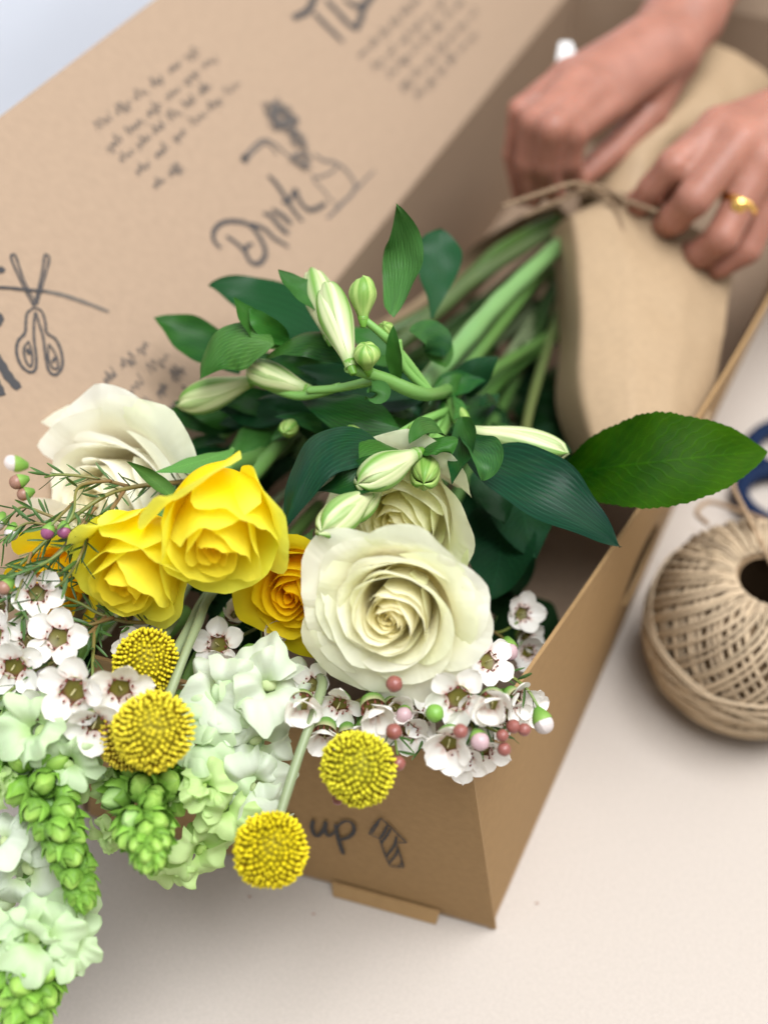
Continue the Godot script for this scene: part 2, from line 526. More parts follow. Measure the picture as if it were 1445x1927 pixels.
# waxflower: shared shapes, one unit across
var wax := {}
func make_wax() -> void:
	for q in 4:
		rng.seed = 70 + q
		var ph := rng.randf() * 6.0
		var curl := rng.randf_range(0.0, 0.16)
		wax["petal%d" % q] = sheet(10, 10, func(a: float, b: float):
			var u: float = a * 2.0 - 1.0
			var w := 0.275 * sqrt(maxf(0.0, 1.0 - pow(b * 2.0 - 1.0, 2.0))) + 0.05 * (1.0 - b)
			w *= 1.0 - 0.1 * b + 0.05 * sin(b * 9.0 + ph)
			var x := 0.20 + 0.52 * b * (1.0 - 0.03 * u * u)
			var y := 0.06 + curl * b + 0.13 * pow(u, 2.0) * sin(b * PI) + 0.12 * pow(b, 3.0) + 0.025 * sin(u * 4.0 + ph) * b
			return Vector3(x, y, u * w),
			func(a: float, b: float): return Color(0.70, 0.52, 0.45).lerp(Color(0.87, 0.845, 0.785), smoothstep(0.0, 0.30, b + 0.10 * sin(a * 17.0 + ph))).lerp(Color(0.72, 0.60, 0.50), 0.22 * smoothstep(0.94, 1.0, b)))
	wax.cup = sheet(20, 10, func(a: float, b: float):
		var r := 0.08 + 0.20 * smoothstep(0.0, 0.6, b)
		return Vector3(r * cos(a * TAU), -0.42 + 0.5 * b, r * sin(a * TAU)), func(a: float, b: float): return Color(0.12, 0.27, 0.04).lerp(Color(0.42, 0.42, 0.22), smoothstep(0.6, 1.0, b)))
	wax.disc = sheet(20, 6, func(a: float, b: float): return Vector3(0.265 * b * cos(a * TAU), -0.02 + 0.05 * b * b, 0.265 * b * sin(a * TAU)), func(a: float, b: float): return Color(0.15, 0.135, 0.02).lerp(Color(0.11, 0.032, 0.015), smoothstep(0.55, 1.0, b)))
	var dot := ball_mesh(0.028, 1.0, 7)
	var list := []
	for k in 10:
		var a := k * TAU / 10.0
		list.append([tube([Vector3(cos(a) * 0.24, 0.04, sin(a) * 0.24), Vector3(cos(a) * 0.27, 0.13, sin(a) * 0.27), Vector3(cos(a) * 0.255, 0.17, sin(a) * 0.255)], 0.014, 0.01, 5), Transform3D()])
		list.append([dot, Transform3D(Basis(), Vector3(cos(a) * 0.25, 0.18, sin(a) * 0.25))])
	wax.stamens = joined(list)
	wax.style = tube([Vector3(0, 0.0, 0), Vector3(0.01, 0.14, 0), Vector3(0.02, 0.27, 0.01)], 0.022, 0.014, 6)
	wax.needle = sheet(4, 8, func(a: float, b: float):
		var u: float = a * 2.0 - 1.0
		var w := 0.075 * pow(sin(PI * clampf(b * 0.94 + 0.03, 0, 1)), 0.5)
		return Vector3(u * w, b, 0.10 * b * b + 0.035 * absf(u)), func(a: float, b: float): return Color(0.045, 0.10, 0.028).lerp(Color(0.07, 0.15, 0.03), b))
	wax.bud = sheet(14, 12, func(a: float, b: float): return Vector3(sin(b * PI) * cos(a * TAU) * (1.0 + 0.06 * cos(a * TAU * 5.0) * (1.0 - b)), cos(b * PI), sin(b * PI) * sin(a * TAU) * (1.0 + 0.06 * cos(a * TAU * 5.0) * (1.0 - b))))
	M.stamen = mat(lin(0.17, 0.035, 0.025), 0.6)
	M.style = mat(lin(0.55, 0.5, 0.25), 0.6)
	M.pink_bud = mat(lin(0.36, 0.12, 0.095), 0.35)
	M.pale_bud = mat(lin(0.70, 0.48, 0.50), 0.4)
	M.white_bud = mat(lin(0.78, 0.70, 0.66), 0.45)
	M.mauve_bud = mat(lin(0.34, 0.09, 0.20), 0.4)
	M.green_bud = mat(lin(0.16, 0.34, 0.05), 0.45)
	M.tan_bud = mat(lin(0.42, 0.22, 0.15), 0.4)
	for k in ["pink_bud", "pale_bud", "white_bud", "mauve_bud", "tan_bud"]:
		M[k].albedo_texture = noise_tex(0.05, 0.7, 1.0, 41, 3, false, 1, 256)
		M[k].uv1_triplanar = true
		M[k].uv1_scale = Vector3.ONE * 0.7

func wax_flower(parent: Node3D, c: Vector3, size: float, axis: Vector3, roll: float, heart := 0) -> void:
	var xf := looking(c, axis, roll, size)
	var shut := rng.randf_range(-0.1, 0.15) if rng.randf() < 0.6 else rng.randf_range(0.3, 0.75)
	var fl := part("flower", wax.cup, M.green, parent, xf)
	for k in 5:
		var turn := Transform3D(Basis(Vector3.UP, k * TAU / 5.0 + rng.randf_range(-0.1, 0.1)) * Basis(Vector3(0, 0, 1), shut + rng.randf_range(-0.15, 0.25)), Vector3.ZERO)
		part("petal", wax["petal%d" % rng.randi_range(0, 3)], M.wax_petal, fl, xf * turn)
	part("heart", wax.disc, M.green, fl, xf)
	part("stamen_ring", wax.stamens, M.stamen, fl, xf)
	part("style", wax.style, M.style, fl, xf)

func wax_bud(parent: Node3D, c: Vector3, r: float, axis: Vector3, m: String, cup := true) -> void:
	var b := part("bud", wax.bud, M[m], parent, looking(c, axis, rng.randf() * 6.0, r))
	if cup:
		part("cup", sheet(12, 6, func(a: float, k: float):
			var rr := r * (0.32 + 0.70 * sin(k * PI * 0.5))
			return Vector3(rr * cos(a * TAU), -r * 1.75 + r * 1.5 * k, rr * sin(a * TAU)), func(a: float, k: float): return Color(0.10, 0.25, 0.03).lerp(Color(0.22, 0.38, 0.07), k)), M.green, b, looking(c, axis))

func wax_stem(parent: Node3D, p: Array, r: float, needles: float, seed_: int, c0 := Color(0.20, 0.11, 0.045), c1 := Color(0.13, 0.22, 0.04)) -> void:
	rng.seed = seed_
	var s := spline(p, 8)
	part("stem", tube(s, r, r * 0.6, 7, null, func(f: float): return c0.lerp(c1, f)), M.stem, parent)
	if needles <= 0.0:
		return
	var run := 0.0
	var k := 0
	for i in range(1, s.size()):
		run += s[i].distance_to(s[i - 1])
		while run > needles:
			run -= needles
			k += 1
			var t: Vector3 = (s[i] - s[i - 1]).normalized()
			var side := t.cross(Vector3(0.2, 0.5, 0.7)).normalized().rotated(t, k * 1.9 + rng.randf_range(-0.4, 0.4))
			part("needle", wax.needle, M.green, parent, looking(s[i] + side * r * 0.7, t * 0.75 + side * rng.randf_range(0.5, 0.9), rng.randf() * 6.0, rng.randf_range(0.006, 0.0105)))

# snapdragon
var snap := {}
func make_snap() -> void:
	for q in 3:
		rng.seed = 90 + q
		var ph := rng.randf() * 6.0
		snap["bud%d" % q] = sheet(18, 14, func(a: float, b: float):
			var th: float = a * TAU
			var r := pow(sin(PI * pow(b, 0.80)), 0.72) * (0.62 + 0.10 * b)
			r *= 1.0 - 0.24 * pow(absf(cos(th)), 10.0) * smoothstep(0.15, 0.9, b) - 0.08 * pow(absf(sin(th + 0.5)), 14.0)
			return Vector3(r * cos(th) * 1.12, b * 1.5 - 0.15, r * sin(th) * 0.92 + 0.14 * b * b),
			func(a: float, b: float): return Color(0.16, 0.36, 0.06).lerp(Color(0.45, 0.66, 0.24), smoothstep(0.2, 1.0, b) * (0.8 + 0.2 * sin(a * 21.0 + ph))))
		snap["sepal%d" % q] = leaf_mesh(Vector3(0.30, -0.25, 0), Vector3(0.90, 0.25, 0), Vector3(0.66, 1.10 + 0.12 * q, 0), 0.60, Vector3(1, -0.2, 0), Color(0.055, 0.165, 0.016), Color(0.22, 0.43, 0.06), {"cup": -0.6, "belly": 0.75, "wave": 0.06})
	for q in 7:
		rng.seed = 120 + q
		var ph := rng.randf() * 6.0
		var back := rng.randf_range(0.0, 0.9)
		var wide := rng.randf_range(0.75, 1.05)
		snap["lobe%d" % q] = sheet(28, 16, func(a: float, b: float):
			var u: float = a * 2.0 - 1.0
			var th: float = u * wide * (0.55 + 0.45 * smoothstep(0.0, 0.5, b))
			var bb := b * (1.0 - 0.20 * pow(absf(u), 2.5) + 0.05 * sin(u * 6.0 + ph) + 0.012 * sin(u * 17.0 + ph))
			var r := 0.20 + 0.86 * bb
			var y := 0.12 + 0.34 * sin(bb * 2.2) - back * 0.7 * bb * bb
			var k := smoothstep(0.25, 1.0, bb)
			y += k * (0.20 * sin(u * 3.7 + ph) + 0.12 * sin(u * 7.3 + ph * 2.0) + 0.03 * sin(u * 14.0 + ph * 3.0))
			r += k * (0.08 * sin(u * 6.0 + ph * 1.3) + 0.012 * sin(u * 16.0 + ph))
			return Vector3(r * cos(th), y, r * sin(th)),
			func(a: float, b: float): return Color(1, 1, 1).lerp(Color(0.80, 0.90, 0.62), 1.0 - smoothstep(0.0, 0.55, b)).lerp(Color(0.93, 1.0, 0.86), 0.6 * smoothstep(0.85, 1.0, b)))
	snap.tube = sheet(18, 10, func(a: float, b: float):
		var th: float = a * TAU
		var r := 0.20 + 0.14 * sin(b * PI) + 0.05 * b
		return Vector3(r * cos(th), -0.85 + 1.05 * b, r * sin(th) * 0.85), func(a: float, b: float): return Color(0.72, 0.86, 0.50).lerp(Color(0.97, 1.0, 0.9), b))
	snap.palate = sheet(14, 8, func(a: float, b: float): return Vector3(0.12 + sin(b * PI) * cos(a * TAU) * 0.17, 0.16 + cos(b * PI) * 0.14, sin(b * PI) * sin(a * TAU) * 0.22 * (1.0 - 0.25 * pow(absf(cos(a * TAU)), 6.0))), func(a: float, b: float): return Color(0.90, 0.95, 0.62))

func snap_flower(parent: Node3D, c: Vector3, size: float, axis: Vector3, roll: float, m: String) -> void:
	var xf := looking(c, axis, roll, size)
	var fl := part("flower", snap.tube, M[m], parent, xf)
	part("palate", snap.palate, M[m], fl, xf)
	for k in 6:
		var a: float = [0.0, 1.2, -1.2, 2.5, -2.5, 0.5][k] + rng.randf_range(-0.4, 0.4)
		var turn := Transform3D(Basis(Vector3.UP, a) * Basis(Vector3(0, 0, 1), rng.randf_range(-0.5, 0.75)) * Basis(Vector3(1, 0, 0), rng.randf_range(-0.4, 0.4)) * Basis().scaled(Vector3(rng.randf_range(0.8, 1.25), 1.0, rng.randf_range(0.85, 1.3))), Vector3.ZERO)
		part("petal", snap["lobe%d" % rng.randi_range(0, 6)], M[m], fl, xf * turn)

func snap_spike(parent: Node3D, p: Array, r0: float, r1: float, wide: float, n: int, seed_: int) -> void:
	rng.seed = seed_
	var s := spline(p, 10)
	part("stem", tube(s, 0.0030, 0.0016, 9, null, func(f: float): return Color(0.13, 0.30, 0.05).lerp(Color(0.20, 0.40, 0.10), f)), M.stem, parent)
	for k in n:
		var f := pow(float(k) / (n - 1), 0.92)
		var at := f * (s.size() - 1)
		var i := mini(int(at), s.size() - 2)
		var c: Vector3 = s[i].lerp(s[i + 1], at - i)
		var t: Vector3 = (s[i + 1] - s[i]).normalized()
		var side := t.cross(Vector3(0.2, 0.4, 0.9)).normalized().rotated(t, k * 2.39996 + rng.randf_range(-0.2, 0.2))
		var size := lerpf(r0, r1, f) * rng.randf_range(0.88, 1.1)
		var axis := (side * lerpf(1.0, 0.35, f * f) + t * lerpf(0.55, 0.9, f)).normalized()
		var base := c + side * lerpf(wide, wide * 0.15, f)
		var xf := looking(base, axis, rng.randf() * 6.0, size)
		var b := part("bud", snap["bud%d" % (k % 3)], M.snap_bud_pale if (rng.randf() < 0.22 - 0.3 * f) else M.snap_bud, parent, xf)
		for q in 5:
			part("sepal", snap["sepal%d" % (q % 3)], M.sepal, b, xf * Transform3D(Basis(Vector3.UP, q * TAU / 5.0 + rng.randf_range(-0.15, 0.15)), Vector3.ZERO))

# ---------------------------------------------------------------- print: strokes laid flat on a board
func stroke(p: Array, w0: float, w1: float, o: Vector3, ex: Vector3, ey: Vector3, ez: Vector3, lift: float, n := 6) -> ArrayMesh:
	var s := spline(p, n)
	var v := PackedVector3Array()
	var idx := PackedInt32Array()
	for k in s.size():
		var t: Vector2 = (s[mini(k + 1, s.size() - 1)] - s[maxi(k - 1, 0)]).normalized()
		var q := Vector2(-t.y, t.x)
		var f := float(k) / (s.size() - 1)
		var w := lerpf(w0, w1, f) * (0.55 + 0.45 * pow(sin(PI * clampf(f * 0.9 + 0.05, 0, 1)), 0.5)) * (1.0 + 0.12 * sin(k * 1.7))
		for e in [-0.5, 0.5]:
			var d: Vector2 = s[k] + q * w * e
			v.append(o + ex * d.x + ey * d.y + ez * lift)
	for k in s.size() - 1:
		var a := k * 2
		idx.append_array([a, a + 1, a + 2, a + 1, a + 3, a + 2])
	return raw_mesh(v, idx, PackedVector2Array(), PackedColorArray())

func on_lid(list: Array) -> ArrayMesh:      # [[points, width at start, width at end], ...]
	var out_ := []
	var k := 0
	for q in list:
		out_.append([stroke(q[0], q[1], q[2], HINGE, ALONG, LIDUP, LIDNORM, 0.0004 + 0.00004 * k), Transform3D()])
		k += 1
	return joined(out_)

func on_front(list: Array) -> ArrayMesh:
	var out_ := []
	var k := 0
	for q in list:
		out_.append([stroke(q[0], q[1], q[2], FRB, FE1, FE2, FNORM, 0.0004 + 0.00003 * k, 8), Transform3D()])
		k += 1
	return joined(out_)

func scribble_line(from: Vector2, to: Vector2, tall: float, words: int) -> Array:   # a line of small handwriting, too blurred to read
	var list := []
	var d := (to - from) / words
	var up := Vector2(-d.y, d.x).normalized() * tall
	for w in words:
		var a := from + d * (w + 0.04)
		var ln := d * rng.randf_range(0.62, 0.86)
		var n := rng.randi_range(7, 11)
		var pts := []
		for k in n:
			var f := float(k) / (n - 1)
			var high := rng.randf_range(0.55, 0.8) if k % 2 else rng.randf_range(0.0, 0.12)
			if k % 2 and rng.randf() < 0.35: high = rng.randf_range(1.1, 1.4)
			if k % 2 == 0 and rng.randf() < 0.15: high = -0.4
			pts.append(a + ln * (f + 0.03 * sin(k * 2.1)) + up * high)
		list.append([pts, 0.00055, 0.00055])
	return list

# ---------------------------------------------------------------- bodies: smooth blend of tapered bones, meshed as surface nets
func flesh(bones: Array, cell: float, blend: float) -> ArrayMesh:
	var lo := Vector3.ONE * 1e9
	var hi := -lo
	for b in bones:
		for e in 2:
			var r: float = b[2 + e] + cell * 3.0
			lo = lo.min(b[e] - Vector3.ONE * r)
			hi = hi.max(b[e] + Vector3.ONE * r)
	var n := Vector3i(((hi - lo) / cell).ceil()) + Vector3i.ONE
	var f := PackedFloat32Array()
	f.resize(n.x * n.y * n.z)
	f.fill(1.0)
	for b in bones:
		var a: Vector3 = b[0]
		var ab: Vector3 = b[1] - a
		var l2 := maxf(ab.length_squared(), 1e-9)
		var pad: float = maxf(b[2], b[3]) + blend + cell * 2.0
		var c0 := Vector3i(((a.min(b[1]) - Vector3.ONE * pad - lo) / cell).floor()).clamp(Vector3i.ZERO, n - Vector3i.ONE)
		var c1 := Vector3i(((a.max(b[1]) + Vector3.ONE * pad - lo) / cell).ceil()).clamp(Vector3i.ZERO, n - Vector3i.ONE)
		var k: float = b[4] if b.size() > 4 else blend
		for z in range(c0.z, c1.z + 1):
			for y in range(c0.y, c1.y + 1):
				var at := (z * n.y + y) * n.x
				for x in range(c0.x, c1.x + 1):
					var p := lo + Vector3(x, y, z) * cell - a
					var t := clampf(p.dot(ab) / l2, 0.0, 1.0)
					var d := (p - ab * t).length() - lerpf(b[2], b[3], t)
					var o := f[at + x]
					var h := maxf(k - absf(o - d), 0.0) / k
					f[at + x] = minf(o, d) - h * h * k * 0.25
	var v := PackedVector3Array()
	var idx := PackedInt32Array()
	var id := {}
	var sx := 1
	var sy := n.x
	var sz := n.x * n.y
	var offs := [0, sx, sy, sx + sy, sz, sx + sz, sy + sz, sx + sy + sz]
	for z in n.z - 1:
		for y in n.y - 1:
			for x in n.x - 1:
				var at := z * sz + y * sy + x
				var inside := 0
				for q in 8:
					if f[at + offs[q]] < 0.0:
						inside += 1
				if inside == 0 or inside == 8:
					continue
				var sum := Vector3.ZERO
				var cnt := 0
				for q in 8:
					for ax in 3:
						var bit := 1 << ax
						if q & bit:
							continue
						var f0 := f[at + offs[q]]
						var f1 := f[at + offs[q | bit]]
						if (f0 < 0.0) == (f1 < 0.0):
							continue
						var t := f0 / (f0 - f1)
						var c := Vector3(q & 1, (q >> 1) & 1, (q >> 2) & 1)
						c[ax] += t
						sum += c
						cnt += 1
				id[at] = v.size()
				v.append(lo + (Vector3(x, y, z) + sum / cnt) * cell)
	for at in id:
		for ax in 3:
			var s0: int = [sx, sy, sz][ax]
			var s1: int = [sy, sz, sx][ax]
			var s2: int = [sz, sx, sy][ax]
			var f0 := f[at]
			var f1 := f[at + s0]
			if (f0 < 0.0) == (f1 < 0.0):
				continue
			if not (id.has(at - s1) and id.has(at - s2) and id.has(at - s1 - s2)):
				continue
			var a: int = id[at]
			var b: int = id[at - s1]
			var c: int = id[at - s1 - s2]
			var d: int = id[at - s2]
			if f0 < 0.0:
				idx.append_array([a, c, b, a, d, c])
			else:
				idx.append_array([a, b, c, a, c, d])
	return raw_mesh(v, idx, PackedVector2Array(), PackedColorArray())

var where_eye := Vector3(0, 0.5307, 0)

func _ready() -> void:
	# ---- camera
	var cam := Camera3D.new()
	cam.position = where_eye
	cam.rotation_degrees = Vector3(-47, 0, 0)
	cam.keep_aspect = Camera3D.KEEP_HEIGHT
	var at := CameraAttributesPhysical.new()
	at.frustum_focal_length = 41.77
	at.frustum_focus_distance = 0.470
	at.frustum_near = 0.02
	at.frustum_far = 30.0
	at.exposure_aperture = 3.6
	cam.attributes = at
	add_child(cam)
	cam.fov = 2.0 * rad_to_deg(atan(963.5 / 2300.0))
	cam.near = 0.02
	cam.far = 30.0
	# ---- room light
	var env := Environment.new()
	env.background_mode = Environment.BG_COLOR
	env.background_color = lin(0.83, 0.80, 0.765)
	env.background_energy_multiplier = 0.52
	env.tonemap_mode = Environment.TONE_MAPPER_LINEAR
	env.tonemap_exposure = 1.13
	env.sdfgi_enabled = true
	env.ssao_enabled = true
	env.ssil_enabled = true
	var we := WorldEnvironment.new()
	we.environment = env
	add_child(we)
	for q in [["window_light", Vector3(1.55, 1.45, -0.85), Vector3(0.0, 0.1, -0.45), Vector2(1.5, 1.5), Color(1.0, 0.985, 0.97), 1.3],
			["skylight", Vector3(0.40, 1.95, -0.10), Vector3(-0.02, 0.1, -0.42), Vector2(1.5, 1.0), Color(0.98, 0.985, 1.0), 5.9]]:
		var li := AreaLight3D.new()
		li.name = q[0]
		li.area_size = q[3]
		li.light_color = q[4]
		li.light_energy = q[5]
		li.shadow_enabled = true
		li.look_at_from_position(q[1], q[2], Vector3.UP)
		add_child(li)
	make_materials()
	make_wax()
	make_snap()
	floret_m = sheet(8, 6, func(a: float, b: float):
		var r := 0.049 * (0.5 + 0.5 * smoothstep(0.2, 0.7, b)) * sqrt(maxf(0.0, 1.0 - pow(maxf(0.0, (b - 0.6) / 0.4), 2.0))) * (1.0 + 0.12 * cos(a * TAU * 5.0) * b)
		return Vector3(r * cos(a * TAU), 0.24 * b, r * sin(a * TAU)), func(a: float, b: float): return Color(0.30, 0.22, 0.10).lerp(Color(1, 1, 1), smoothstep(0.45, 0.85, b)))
	for k in [["snap_bud", lin(0.86, 0.93, 0.50)], ["snap_bud_pale", lin(1.0, 1.0, 1.0)]]:
		M[k[0]] = painted(0.5, 0.3, 0.4)
		M[k[0]].albedo_color = k[1]
	M.sepal = painted(0.5, 0.25, 0.35)
	M.mint = M.soft_petal.duplicate()
	M.mint.albedo_color = lin(0.64, 0.78, 0.50)
	M.lime = M.soft_petal.duplicate()
	M.lime.albedo_color = lin(0.60, 0.77, 0.34)
	M.pearl = M.soft_petal.duplicate()
	M.pearl.albedo_color = lin(0.73, 0.79, 0.65)
	build_setting()
	build_box()
	build_paper_and_hands()
	build_twine_ball()
	build_roses()
	build_alstroemeria()
	build_foliage()
	build_craspedia()
	build_wax()
	build_snapdragons()
	build_crumbs()

# ---------------------------------------------------------------- the setting and the box
func build_setting() -> void:
	setting("table_surface", board(1, 1, func(a: float, b: float): return Vector3(lerpf(-1.6, 1.8, a), 0.0, lerpf(0.6, -1.7, b)), Vector3(0, -0.03, 0)), M.table)
	setting("wall", board(1, 1, func(a: float, b: float): return Vector3(HINGE.x, lerpf(-0.4, 0.75, b), HINGE.z) - ACROSS * 0.30 + ALONG * lerpf(-1.6, 1.9, a), -ACROSS * 0.12), M.wall)

func quad(p00: Vector3, p10: Vector3, p01: Vector3, p11: Vector3, bow: Vector3) -> Callable:
	return func(a: float, b: float): return p00.lerp(p10, a).lerp(p01.lerp(p11, a), b) + bow * sin(a * PI) * sin(b * PI)

func side_wall() -> ArrayMesh:
	var f := func(s: float, t: float): return FRB.lerp(BRB, s).lerp(FRT.lerp(BRT, s), t) + ACROSS * 0.006 * sin(minf(s, 1.0) * PI * 1.5) * t
	var th := -ACROSS * 0.0016
	var c := Vector2(0.283, 0.42)
	var h := Vector2(0.034, 0.175)
	var q := Vector2(0.05, 0.24)
	var list := []
	var rects := [[0.0, c.x - q.x, 0.0, 1.0, 10], [c.x - q.x, c.x + q.x, 0.0, c.y - q.y, 4], [c.x - q.x, c.x + q.x, c.y + q.y, 1.0, 4], [c.x + q.x, 1.0, 0.0, 1.0, 18]]
	for r in rects:
		list.append([sheet(r[4], 8, func(a: float, b: float): return f.call(lerpf(r[0], r[1], a), lerpf(r[2], r[3], b))), Transform3D()])
		list.append([sheet(r[4], 8, func(a: float, b: float): return f.call(lerpf(r[1], r[0], a), lerpf(r[2], r[3], b)) + th), Transform3D()])
	var ring := func(a: float, b: float):
		var d := Vector2(cos(a * TAU), sin(a * TAU))
		var k := 1.0 / maxf(absf(d.x), absf(d.y))
		var p := (c + Vector2(d.x * h.x, d.y * h.y)).lerp(c + Vector2(d.x * q.x, d.y * q.y) * k, b)
		return f.call(p.x, p.y)
	list.append([sheet(64, 2, func(a: float, b: float): return ring.call(a, b)), Transform3D()])
	list.append([sheet(64, 2, func(a: float, b: float): return ring.call(1.0 - a, b) + th), Transform3D()])
	list.append([sheet(64, 1, func(a: float, b: float): return ring.call(a, 0.0) + th * b), Transform3D()])
	list.append([sheet(30, 1, func(a: float, b: float): return f.call(a, 1.0) + th * b), Transform3D()])
	list.append([sheet(8, 1, func(a: float, b: float): return f.call(0.0, a) + th * b), Transform3D()])
	return joined(list)

func build_box() -> void:
	var base := FRB.lerp(FLB, 0.5) + ALONG * 0.33
	var t := thing("cardboard_box", "long open kraft cardboard box with a printed lid, filled with flowers", "box", base)
	var lift := Vector3(0, 0.0012, 0)
	var front := part("front_panel", board(12, 8, quad(FLB + lift, FRB + lift + FE1 * 0.0022, FLT, FRT + FE1 * 0.0022 + Vector3(0, 0.0006, 0), Vector3.ZERO), -FNORM * 0.0016), M.outer, t)
	front.set_meta("label", "trapezoid end panel printed with the word up and an arrow")
	part("side_panel", side_wall(), M.outer, t)
	var backl := HINGE + ALONG * 0.40
	var bl0 := Vector3(backl.x, 0.0012, backl.z) - ACROSS * 0.002
	part("side_panel", board(16, 6, quad(Vector3(bl0.x, 0.0012, bl0.z), FLB + lift - FE1 * 0.002, backl, HINGE - ALONG * 0.275, Vector3.ZERO), -ACROSS * 0.0016), M.board, t)
	part("back_panel", board(6, 4, quad(BRB + lift, bl0, BRT, backl, Vector3.ZERO), ALONG * 0.0016), M.board, t)
	part("flap", board(6, 4, quad(BRT, backl, BRT + ALONG * 0.05 + Vector3(0, 0.15, 0), backl + ALONG * 0.05 + Vector3(0, 0.15, 0), Vector3.ZERO), ALONG * 0.0016), M.board, t)
	part("floor_panel", board(4, 8, quad(FLB + Vector3(0, 0.003, 0), FRB + Vector3(0, 0.003, 0), bl0 + Vector3(0, 0.002, 0), BRB + Vector3(0, 0.003, 0), Vector3.ZERO), Vector3(0, -0.0014, 0)), M.board, t)
	part("flap", board(6, 1, quad(Vector3(-0.0233, 0.0006, -0.2533), Vector3(0.0234, 0.0006, -0.2398), Vector3(-0.0239, 0.0062, -0.2573), Vector3(0.025, 0.0062, -0.243), Vector3.ZERO), -FNORM * 0.0010 + Vector3(0, -0.0002, 0)), M.outer, t)
	var o := HINGE - ALONG * 0.30
	var lid := part("lid", board(24, 8, quad(o + LIDUP * 0.001, o + ALONG * 0.74 + LIDUP * 0.001, o + LIDUP * 0.17, o + ALONG * 0.74 + LIDUP * 0.17, Vector3.ZERO), -LIDNORM * 0.0016), M.board, t)
	lid.set_meta("label", "open lid covered with black hand-drawn words and sketches")
	rng.seed = 5
	# the word Drink
	var w1 := 0.0028
	part("printed_word", on_lid([
		[[Vector2(-0.0484, 0.0563), Vector2(-0.0477, 0.0615), Vector2(-0.0425, 0.0647), Vector2(-0.0343, 0.0642), Vector2(-0.0266, 0.0596), Vector2(-0.0220, 0.0537), Vector2(-0.0226, 0.0469), Vector2(-0.0258, 0.0402), Vector2(-0.0307, 0.0370), Vector2(-0.0374, 0.0371), Vector2(-0.0403, 0.0410), Vector2(-0.0380, 0.0465), Vector2(-0.0381, 0.0527), Vector2(-0.0396, 0.0583)], w1, w1],
		[[Vector2(-0.0380, 0.0465), Vector2(-0.0336, 0.0472), Vector2(-0.0301, 0.0460)], 0.0026, 0.002],
		[[Vector2(-0.0227, 0.0550), Vector2(-0.0184, 0.0507), Vector2(-0.0160, 0.0458), Vector2(-0.0160, 0.0403), Vector2(-0.0143, 0.0359), Vector2(-0.0129, 0.0312)], w1, w1 * 0.8],
		[[Vector2(-0.0084, 0.0527), Vector2(-0.0060, 0.0487), Vector2(-0.0066, 0.0428), Vector2(-0.0066, 0.0391), Vector2(-0.0059, 0.0358)], 0.0026, 0.0036],
		[[Vector2(-0.0017, 0.0507), Vector2(0.0001, 0.0463), Vector2(0.0008, 0.0421), Vector2(0.0006, 0.0381)], 0.003, 0.0034],
		[[Vector2(0.0146, 0.0642), Vector2(0.0144, 0.0575), Vector2(0.0124, 0.0506), Vector2(0.0098, 0.0432), Vector2(0.0086, 0.0348)], 0.003, w1],
		[[Vector2(0.0076, 0.0493), Vector2(0.0132, 0.0473), Vector2(0.0220, 0.0487), Vector2(0.0189, 0.0443), Vector2(0.0176, 0.0396), Vector2(0.0191, 0.0358), Vector2(0.0256, 0.0331), Vector2(0.0321, 0.0319)], 0.0024, 0.003]]), M.ink, lid)
	part("printed_word", on_lid([
		[[Vector2(0.1232, 0.1162), Vector2(0.1383, 0.1137), Vector2(0.1498, 0.1162), Vector2(0.1605, 0.1186)], 0.0045, 0.004],
		[[Vector2(0.1416, 0.1103), Vector2(0.1419, 0.0999), Vector2(0.1433, 0.0871)], 0.0042, 0.0038],
		[[Vector2(0.1590, 0.1114), Vector2(0.1591, 0.1033), Vector2(0.1614, 0.0882), Vector2(0.1814, 0.0927), Vector2(0.1964, 0.0966)], 0.0045, 0.004],
		[[Vector2(0.1728, 0.1042), Vector2(0.1772, 0.0966), Vector2(0.1878, 0.0940), Vector2(0.2033, 0.0955)], 0.004, 0.004]]), M.ink, lid)
	part("printed_word", on_lid([
		[[Vector2(-0.1865, 0.0994), Vector2(-0.1882, 0.0919), Vector2(-0.1909, 0.0843), Vector2(-0.1919, 0.0773)], 0.004, 0.0048],
		[[Vector2(-0.1960, 0.0903), Vector2(-0.1979, 0.0850), Vector2(-0.2001, 0.0801)], 0.004, 0.004],
		[[Vector2(-0.1722, 0.1085), Vector2(-0.1711, 0.1058), Vector2(-0.1717, 0.1037), Vector2(-0.1756, 0.1026)], 0.003, 0.003],
		[[Vector2(-0.1537, 0.1208), Vector2(-0.1527, 0.1188), Vector2(-0.1505, 0.1189)], 0.003, 0.003]]), M.ink, lid)
